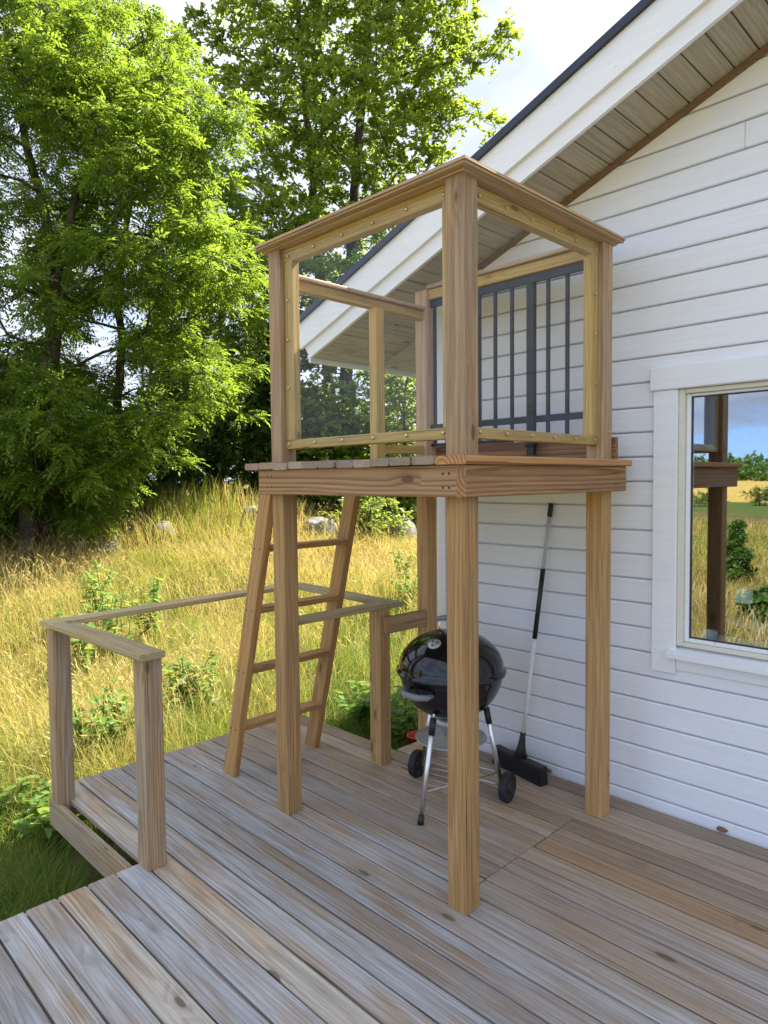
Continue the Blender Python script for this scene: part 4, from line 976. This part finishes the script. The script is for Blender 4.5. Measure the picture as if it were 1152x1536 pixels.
for i, (lab, px, py, rx, ry, D, kd, nm) in enumerate((
        ('dark broad shrub under the forked ash at the meadow edge', 20, 690, 120, 120, 14.5, 'oval', 90),
        ('dense dark shrub behind the slim ash trunk', 180, 690, 110, 110, 16.5, 'oval', 90),
        ('dark green shrub growing on top of the grassy mound', 320, 640, 110, 100, 18.0, 'oval', 100),
        ('tall shadowy shrub between the mound and the oak', 420, 600, 95, 150, 19.0, 'oval', 110),
        ('dark shrub at the foot of the oak stems', 500, 700, 100, 90, 18.0, 'oval', 90),
        ('leafy shrub behind the lichen boulders near the oak', 590, 745, 70, 60, 17.0, 'oval', 60),
        ('low leafy shrub beside the pale boulder', 555, 778, 40, 40, 14.5, 'oval', 30),
        ('low dark shrub filling the shade left of the forked ash', -70, 700, 110, 130, 17.0, 'oval', 70),
        ('dark shrub in the shade behind the forked ash trunk', 90, 720, 100, 95, 19.0, 'oval', 90),
        ('deep shadowy shrub behind the grassy mound', 260, 690, 120, 95, 21.0, 'oval', 100),
        ('dark rounded shrub beyond the mound beside the oak', 390, 700, 110, 90, 21.5, 'oval', 100),
        ('dark shrub far behind the oak and boulders', 540, 690, 110, 95, 22.0, 'oval', 100),
        ('small dark tree far behind the ash crown', 330, 470, 100, 170, 20.0, 'oval', 110),
        ('distant shadowy tree filling the gap between ash trunks', 100, 560, 130, 150, 21.0, 'oval', 120))):
    poly = [(px+rx*math.cos(a)*(1+.14*math.sin(3*a+i)), py+ry*math.sin(a)*(1+.10*math.cos(4*a+i*2))) for a in np.linspace(0, 2*math.pi, 20, endpoint=False)]
    tree('shrub' if i < 12 else 'background_tree', lab, 'shrub' if i < 12 else 'tree', [([(px, 810), (px+4, py+ry*.4), (px-3, py-ry*.2)], .06 if i < 12 else .12, .02)], poly, [(140, 520, 42), (15, 470, 40), (205, 580, 34), (190, 470, 34)] if i > 11 else [], D, 1.3, .36, nm, .50, kd, 11, 8, 20+i, M['bright_leaf'] if i == 6 else (M['oak_leaf'] if i in (3, 4, 5) else M['dark_leaf']), M['bark'], GS if i < 12 else GT, lsc=1.0 if i == 6 else 1.55)

# ---------------------------------------------------------------- boulders
GB = 'lichen-spotted boulders in the meadow edge'
for i, (px, py, D, s, lab) in enumerate((
        (481, 796, 14.0, (.42, .36, .34), 'pale lichen-spotted boulder seen between the ladder stringers'),
        (600, 786, 15.0, (.50, .36, .34), 'grey lichen boulder under the leafy shrub near the oak'),
        (622, 798, 14.2, (.26, .24, .20), 'small pale boulder in front of the grey lichen boulder'),
        (160, 806, 12.8, (.28, .24, .19), 'grey boulder at the meadow edge beside the ash branches'),
        (118, 812, 12.9, (.24, .2, .15), 'low grey boulder beside the forked ash trunk'),
        (245, 782, 13.4, (.36, .3, .26), 'weathered boulder half hidden in grass on the mound'),
        (378, 772, 14.3, (.28, .24, .24), 'dark boulder beside the ladder on the mound flank'))):
    q = at(px, py, D); zg = float(gz(q.x, q.y)); q.z = min(max(q.z, zg+s[2]*.2), zg+s[2]*.8)
    lump('boulder', lab, 'boulder', q, s, M['stone'], 40+i, .12, 4, GB)

# ---------------------------------------------------------------- leafy weeds standing in the grass
def weed(px, py, D, h, n, lab, seed, lsz=.085):
    rng = np.random.default_rng(seed); q = at(px, py, D); z = float(gz(q.x, q.y)); b = Vector((q.x, q.y, z))
    root = thing('weed_plant', lab, 'plant', b, 'leafy weeds in the meadow'); P = []; Fc = []; pos = []; dr = []
    sv = []; sf = []
    for k in range(n):
        a = rng.uniform(0, 6.28); sp_ = rng.uniform(.05, .22); hh = h*rng.uniform(.65, 1.1); o_ = rng.normal(0, .06, 2)
        pts = [np.array([o_[0]+math.cos(a)*sp_*t*t, o_[1]+math.sin(a)*sp_*t*t, hh*t]) for t in (0, .33, .66, 1)]
        w = .005; bi = len(sv)
        for p in pts:
            for j in range(3): sv.append(p+w*np.array([math.cos(j*2.09), math.sin(j*2.09), 0]))
        for i in range(3):
            for j in range(3): sf.append((bi+i*3+j, bi+i*3+(j+1) % 3, bi+i*3+3+(j+1) % 3, bi+i*3+3+j))
        for t in np.linspace(.3, 1.0, 9):
            for s_ in range(2):
                a2 = rng.uniform(0, 6.28); p = np.array([o_[0]+math.cos(a)*sp_*t*t, o_[1]+math.sin(a)*sp_*t*t, hh*t])
                pos.append(p); dr.append([math.cos(a2), math.sin(a2), rng.uniform(-.3, .35)])
    pos = np.array(pos); dr = np.array(dr); m = len(pos)
    V, F = leaf_mesh(pos, dr, np.array([0, 0, 1.])+rng.normal(0, .3, (m, 3)), rng.uniform(.8, 1.4, m)*lsz, rng.uniform(.5, .8, m)*lsz, 'oval')
    Mb = Matrix.Translation(b)
    big_mesh('stem', np.array(sv), np.array(sf), M['weed_leaf'], root, Mb)
    o = big_mesh('foliage', V, F, M['weed_leaf'], root, Mb); o['kind'] = 'stuff'
LW = 'leafy green weed standing in the dry meadow grass'
for i, a in enumerate(((150, 905, 8.6, .85, 10, "leafy green weed in the meadow behind the railing's outer board"), (165, 960, 7.6, .8, 9, "leafy weed standing under the outer railing board"), (225, 925, 8.2, .8, 9, "leafy weed in the straw grass beyond the railing corner post"), (120, 985, 7.2, .8, 8, "tall weed between the railing corner post and the meadow"), (270, 1095, 5.9, .62, 9, 'bushy weed with pale leaves growing against the deck bay edge'), (300, 1080, 6.1, .5, 8, 'low leafy weed beside the deck bay edge'), (165, 1130, 5.2, .55, 10, 'broad-leaved weed between the railing posts'), (135, 1165, 4.9, .5, 9, 'low broad-leaved weed at the deck bay corner'), (545, 1085, 5.8, .34, 9, 'shaded weed near the house corner'), (600, 1075, 5.4, .45, 10, 'dark leafy weed in the shade by the house corner'), (25, 1290, 4.2, .25, 6, 'green weed in the shade beside the deck step'), (90, 1290, 4.0, .22, 6, 'low green weed under the deck bay fascia'), (605, 870, 10.5, .6, 6, "leafy weed by the house corner beyond the ladder"), (610, 900, 9.3, .55, 6, "pale leafy weed in the grass right of the ladder"), (430, 800, 12.8, .7, 5, "tall weed at the foot of the mound beside the pale boulder"))):
    weed(*a, 70+i)

# ---------------------------------------------------------------- meadow grass
def fnoise(x, y, seed, sc):
    r = np.random.default_rng(seed); v = np.zeros_like(x)
    for k in range(7):
        a = r.uniform(0, 6.28); f = sc*r.uniform(.5, 1.9); v += np.sin((x*math.cos(a)+y*math.sin(a))*f+r.uniform(0, 6.28)+1.2*np.sin((x*math.sin(a)-y*math.cos(a))*f*.6))
    return v/7*1.7
def clear(x, y):
    """True where no deck or house stands"""
    ok = ~((x > -3.93) & (x < 2) & (y > 1.24) & (y < 2.98)); ok &= ~((x > -2.95) & (x < 2) & (y > -1.7) & (y < 3.4)); ok &= ~((x > -2.95) & (x < 4.3) & (y > 3.3) & (y < 11.1)); return ok
def blades(name, label, n, xr, yr, dens, hfun, tone, width, seg, seed, lean=.45, cat='grass'):
    rng = np.random.default_rng(seed); x = rng.uniform(*xr, n); y = rng.uniform(*yr, n)
    k = clear(x, y) & (rng.uniform(0, 1, n) < dens(x, y)); x, y = x[k], y[k]; n = len(x)
    # gather in tussocks
    x = x+.10*fnoise(x*1.0, y, 5, 9.0); y = y+.10*fnoise(y*1.0, x, 6, 9.0); k = clear(x, y); x, y = x[k], y[k]; n = len(x)
    z = gz(x, y)-.02; h = hfun(x, y, rng)*rng.uniform(.6, 1.15, n); a = rng.uniform(0, 6.28, n)+.0; wnd = 2.6*fnoise(x, y, 9, 1.6)
    ld = np.stack([np.cos(a)+.6*np.cos(wnd), np.sin(a)+.6*np.sin(wnd)], 1); ln = np.linalg.norm(ld, axis=1, keepdims=True); ld = ld/np.maximum(ln, .2)
    le = lean*h*rng.uniform(.3, 1.3, n); sd = np.stack([-ld[:, 1], ld[:, 0]], 1)
    ra = rng.uniform(0, 6.28, n); sd = np.stack([np.cos(ra), np.sin(ra)], 1)
    D = np.hypot(x, y); w = width*rng.uniform(.6, 1.3, n)*np.clip(D/7, .7, 1.9)
    ts = np.linspace(0, 1, seg+1); V = []; 
    for i, t in enumerate(ts):
        cx = x+ld[:, 0]*le*t**2; cy = y+ld[:, 1]*le*t**2; cz = z+h*(t-.22*t**3*np.minimum(1, le/h*1.6))
        ww = w*(1-t)**.7 if i < seg else 0*w
        if i < seg:
            V.append(np.stack([cx-sd[:, 0]*ww, cy-sd[:, 1]*ww, cz], 1)); V.append(np.stack([cx+sd[:, 0]*ww, cy+sd[:, 1]*ww, cz], 1))
        else: V.append(np.stack([cx, cy, cz], 1))
    nv = len(V); V = np.stack(V, 1).reshape(-1, 3); b = (np.arange(n)*nv)[:, None]
    Q = np.concatenate([b+np.array([[2*i, 2*i+1, 2*i+3, 2*i+2]]) for i in range(seg-1)]) if seg > 1 else None
    Tt = b+np.array([[2*seg-2, 2*seg-1, 2*seg]])
    tn = np.repeat(np.clip(tone(x, y, rng), 0, 1), nv)
    o = big_mesh(name, V, [Q, Tt] if Q is not None else Tt, M['grass'], attr={'tone': tn}); tag(o, label, cat, kind='stuff')
def DL(x, y): return x*_f2[0]+y*_f2[1], x*_r2[0]+y*_r2[1]
def infront(x, y):
    D, L = DL(x, y); return (D > 1.5) & (L > -.75*D-2.2) & (L < .42*D+.5)
def tone_main(x, y, rng):
    D, L = DL(x, y); v = .34+.32*fnoise(x, y, 31, .75)+.20*fnoise(x, y, 33, 3.2)+rng.normal(0, .14, len(x))
    edge = np.maximum(np.maximum(-3.93-x, 1.25-y), 0)      # the moist strip along the deck is greener
    v += .55*np.exp(-np.hypot(np.maximum(-3.9-x, 0), np.maximum(y-2.9, 0))/1.0)
    v += .45*sstep(-4.6, -3.3, x)*sstep(3.0, 3.6, y)*sstep(9, 6, D); v += .20*sstep(-1.2, 0.2, L)*sstep(11, 7, D)
    v += .42*sstep(1.7, .6, y)*sstep(-6, -4.2, x)
    return v
def h_main(x, y, rng):
    D, L = DL(x, y); return .40+.13*fnoise(x, y, 41, .9)+.08*fnoise(x, y, 44, 4.0)-.18*np.exp(-np.maximum(-3.93-x, 0)/.5)-.10*sstep(1.6, .6, y)-.22*sstep(-4.4, -3.6, x)*sstep(2.8, 3.2, y)
blades('meadow_grass', 'tall dry yellow and green meadow grass beyond the deck', 265000, (-13, -2.9), (-2.5, 13), lambda x, y: np.where(infront(x, y), np.clip(1.25-DL(x, y)[0]/11, .3, 1), 0), h_main, tone_main, .0036, 3, 1, lean=.95)
blades('far_meadow_grass', 'dry straw-coloured grass towards the trees', 120000, (-26, 1), (-2, 24), lambda x, y: np.where(infront(x, y) & (DL(x, y)[0] > 8.5), np.clip(1.5-DL(x, y)[0]/16, .15, 1), 0), lambda x, y, r: .42+.12*fnoise(x, y, 43, .9)+.08*fnoise(x, y, 44, 4.0), lambda x, y, r: tone_main(x, y, r)+.04, .0048, 3, 2, lean=.8)
blades('seed_stalks', 'thin pale seed stalks rising above the meadow grass', 16000, (-18, -3), (-1, 16), lambda x, y: np.where(infront(x, y) & (x < -4.2), 1, 0)*np.clip(1.3-DL(x, y)[0]/16, .2, 1), lambda x, y, r: .78+.12*fnoise(x, y, 45, 1.1), lambda x, y, r: .08+.06*r.normal(0, 1, len(x)), .0020, 3, 3, lean=.55)
def seed_heads(n, seed):
    rng = np.random.default_rng(seed); x = rng.uniform(-15, -3.6, n); y = rng.uniform(-1.5, 14, n); cl = fnoise(x, y, 71, 1.1)
    k = clear(x, y) & infront(x, y) & (cl+rng.normal(0, .35, n) > .15) & (rng.uniform(0, 1, n) < np.clip(1.5-DL(x, y)[0]/13, .3, 1)) & (x < -4.3); x, y = x[k], y[k]; n = len(x)
    h = rng.uniform(.5, .92, n); a = rng.uniform(0, 6.28, n); le = h*rng.uniform(.15, .7, n); z = gz(x, y)-.02; w = .0017*np.clip(np.hypot(x, y)/6, 1, 2)
    V = []; ts = (0, .4, .75, 1)
    for t in ts:
        c = np.stack([x+np.cos(a)*le*t*t, y+np.sin(a)*le*t*t, z+h*(t-.12*t**3)], 1); s_ = np.stack([-np.sin(a), np.cos(a), 0*a], 1)*w[:, None]*(1-.5*t); V += [c-s_, c+s_]
    V = np.stack(V, 1).reshape(-1, 3); b = (np.arange(n)*8)[:, None]; Q = np.concatenate([b+np.array([[2*i, 2*i+1, 2*i+3, 2*i+2]]) for i in range(3)])
    tip = np.stack([x+np.cos(a)*le, y+np.sin(a)*le, z+h*.88], 1); d0 = np.stack([np.cos(a)*le*1.6, np.sin(a)*le*1.6, h*.5], 1); d0 /= np.linalg.norm(d0, axis=1, keepdims=True)
    P_ = np.concatenate([tip-d0*.03, tip-d0*.06, tip-d0*.09]); D_ = np.concatenate([d0+rng.normal(0, .25, (n, 3)) for _ in range(3)]); m = 3*n
    LV, LF = leaf_mesh(P_, D_, rng.normal(0, 1, (m, 3)), rng.uniform(.035, .07, m), rng.uniform(.005, .010, m), 'lance')
    tn = np.concatenate([np.full(len(V), .2), np.repeat(np.clip(rng.normal(.08, .1, m), 0, 1), 4)])
    o = big_mesh('seed_heads', np.vstack([V, LV]), [Q, LF+len(V)], M['grass'], attr={'tone': tn}); tag(o, 'nodding straw seed heads above the meadow grass', 'grass', kind='stuff')
seed_heads(26000, 77)
blades('mound_grass', 'brownish tall grass on the mound under the trees', 26000, (-20, -6), (4, 18), lambda x, y: np.where((np.hypot((DL(x, y)[1]+3.9)/2.3, (DL(x, y)[0]-14.5)/2.2) < 1), 1, 0), lambda x, y, r: .85+.1*fnoise(x, y, 47, 1.5), lambda x, y, r: .45+.25*fnoise(x, y, 48, 1.2)+r.normal(0, .12, len(x)), .006, 3, 4, lean=.3)

blades('lush_grass', 'lush green grass growing along the deck edge', 70000, (-5.6, -2.9), (-.8, 5.2), lambda x, y: np.where((x > -4.0-1.0*np.clip((3.4-y)/2.4, .25, 1.0)), 1, 0)*np.where(y > 1.3, .8, 1), lambda x, y, r: .27+.09*fnoise(x, y, 61, 2.0), lambda x, y, r: .80+.16*fnoise(x, y, 62, 1.6)+r.normal(0, .1, len(x)), .0034, 3, 8, lean=.9)
blades('field_grass', 'dry grass in the field on the open side of the deck', 60000, (-16, 2), (-26, -.4), lambda x, y: np.clip(1.1+y/30, .15, 1)*(y < -.3), lambda x, y, r: .36+.1*fnoise(x, y, 51, .8), lambda x, y, r: .30+.28*fnoise(x, y, 52, .5)+r.normal(0, .1, len(x)), .007, 2, 6, lean=.7)
# ---------------------------------------------------------------- what the window mirrors: field edge bushes, far wood
rngw = np.random.default_rng(90)
def far_wood():
    V = []; F = []; off = 0
    for k in range(480):
        a = math.pi*(1.05+.9*k/480)+rngw.uniform(-.004, .004); R_ = rngw.uniform(300, 400); h = rngw.uniform(6, 12.5)+2.5*math.sin(k*.05); c = np.array([R_*math.cos(a), R_*math.sin(a), -.45]); m = 150
        u = rngw.normal(0, 1, (m, 3)); u /= np.linalg.norm(u, axis=1, keepdims=True); p = c+np.array([0, 0, h*.47])+u*np.array([4.2, 4.2, h*.5])*rngw.uniform(.6, 1.05, (m, 1))
        v, f = leaf_mesh(p, rngw.normal(0, 1, (m, 3)), u+rngw.normal(0, .4, (m, 3)), rngw.uniform(1.2, 2.4, m), rngw.uniform(1.0, 1.9, m), 'lance'); V.append(v); F.append(f+off); off += len(v)
    o = big_mesh('far_wood', np.vstack(V), np.vstack(F), M['dark_leaf']); tag(o, 'dark far-off wood along the horizon beyond the field', 'wood', kind='stuff')
far_wood()
def bush(name, lab, x, y, r, h, kind, seed, leaf, group=None):
    rng = np.random.default_rng(seed); z = float(gz(x, y)); b = Vector((x, y, z)); n = 26
    if kind == 'spruce':
        C = []
        for k in range(60):
            t = rng.uniform(.05, 1); a = rng.uniform(0, 6.28); rr = r*(1-t)*rng.uniform(.3, 1); C.append([x+rr*math.cos(a), y+rr*math.sin(a), z+h*t])
        C = np.array(C)
    else:
        u = rng.normal(0, 1, (n, 3)); u /= np.linalg.norm(u, axis=1, keepdims=True); C = np.array([x, y, z+h*.5])+u*np.array([r, r, h*.5])*rng.uniform(.3, .9, (n, 1))
    root = thing(name, lab, 'tree' if kind == 'spruce' else 'bush', b, group); bl = np.array(b)
    tw = [(np.array([[x, y, z-.1], [x, y, z+h*.5], [x, y, z+h*.95]]), .05, .012)]
    P, par, cnt, nt, tr = grow(rng, tw, C); rr = .006*np.sqrt(np.maximum(cnt, .6)); rr[:nt] = tr
    V, F = tubes_from_graph(P, par, rr); LV, LF, tv, tf = foliage(rng, C, r*.34, 'oval', 24 if kind == 'spruce' else 14, 8, .5 if kind == 'spruce' else 1.0)
    big_mesh('trunk', np.vstack([V-bl, tv-bl]), [F, tf+len(V)], M['bark'], root, Matrix.Translation(b)); o = big_mesh('crown', LV-bl, LF, leaf, root, Matrix.Translation(b)); o['kind'] = 'stuff'
bush('spruce_sapling', 'young spruce sapling in the dry field behind the camera', -4.79, -8.0, .38, 1.2, 'spruce', 101, M['dark_leaf'])
bush('field_bush', 'low dark bush in the dry field beside the spruce sapling', -3.2, -4.3, .34, .5, 'bush', 102, M['dark_leaf'])
for i, (x, y) in enumerate(((-13, -43), (-9, -41), (-19, -44), (-16, -47), (-5, -42), (-25, -45))):
    bush('field_bush', 'bush on the green verge by the ripe grain field', x, y, 1.3+.3*(i % 3), 1.1+.3*(i % 2), 'bush', 110+i, M['dark_leaf'], 'bushes on the field verge')
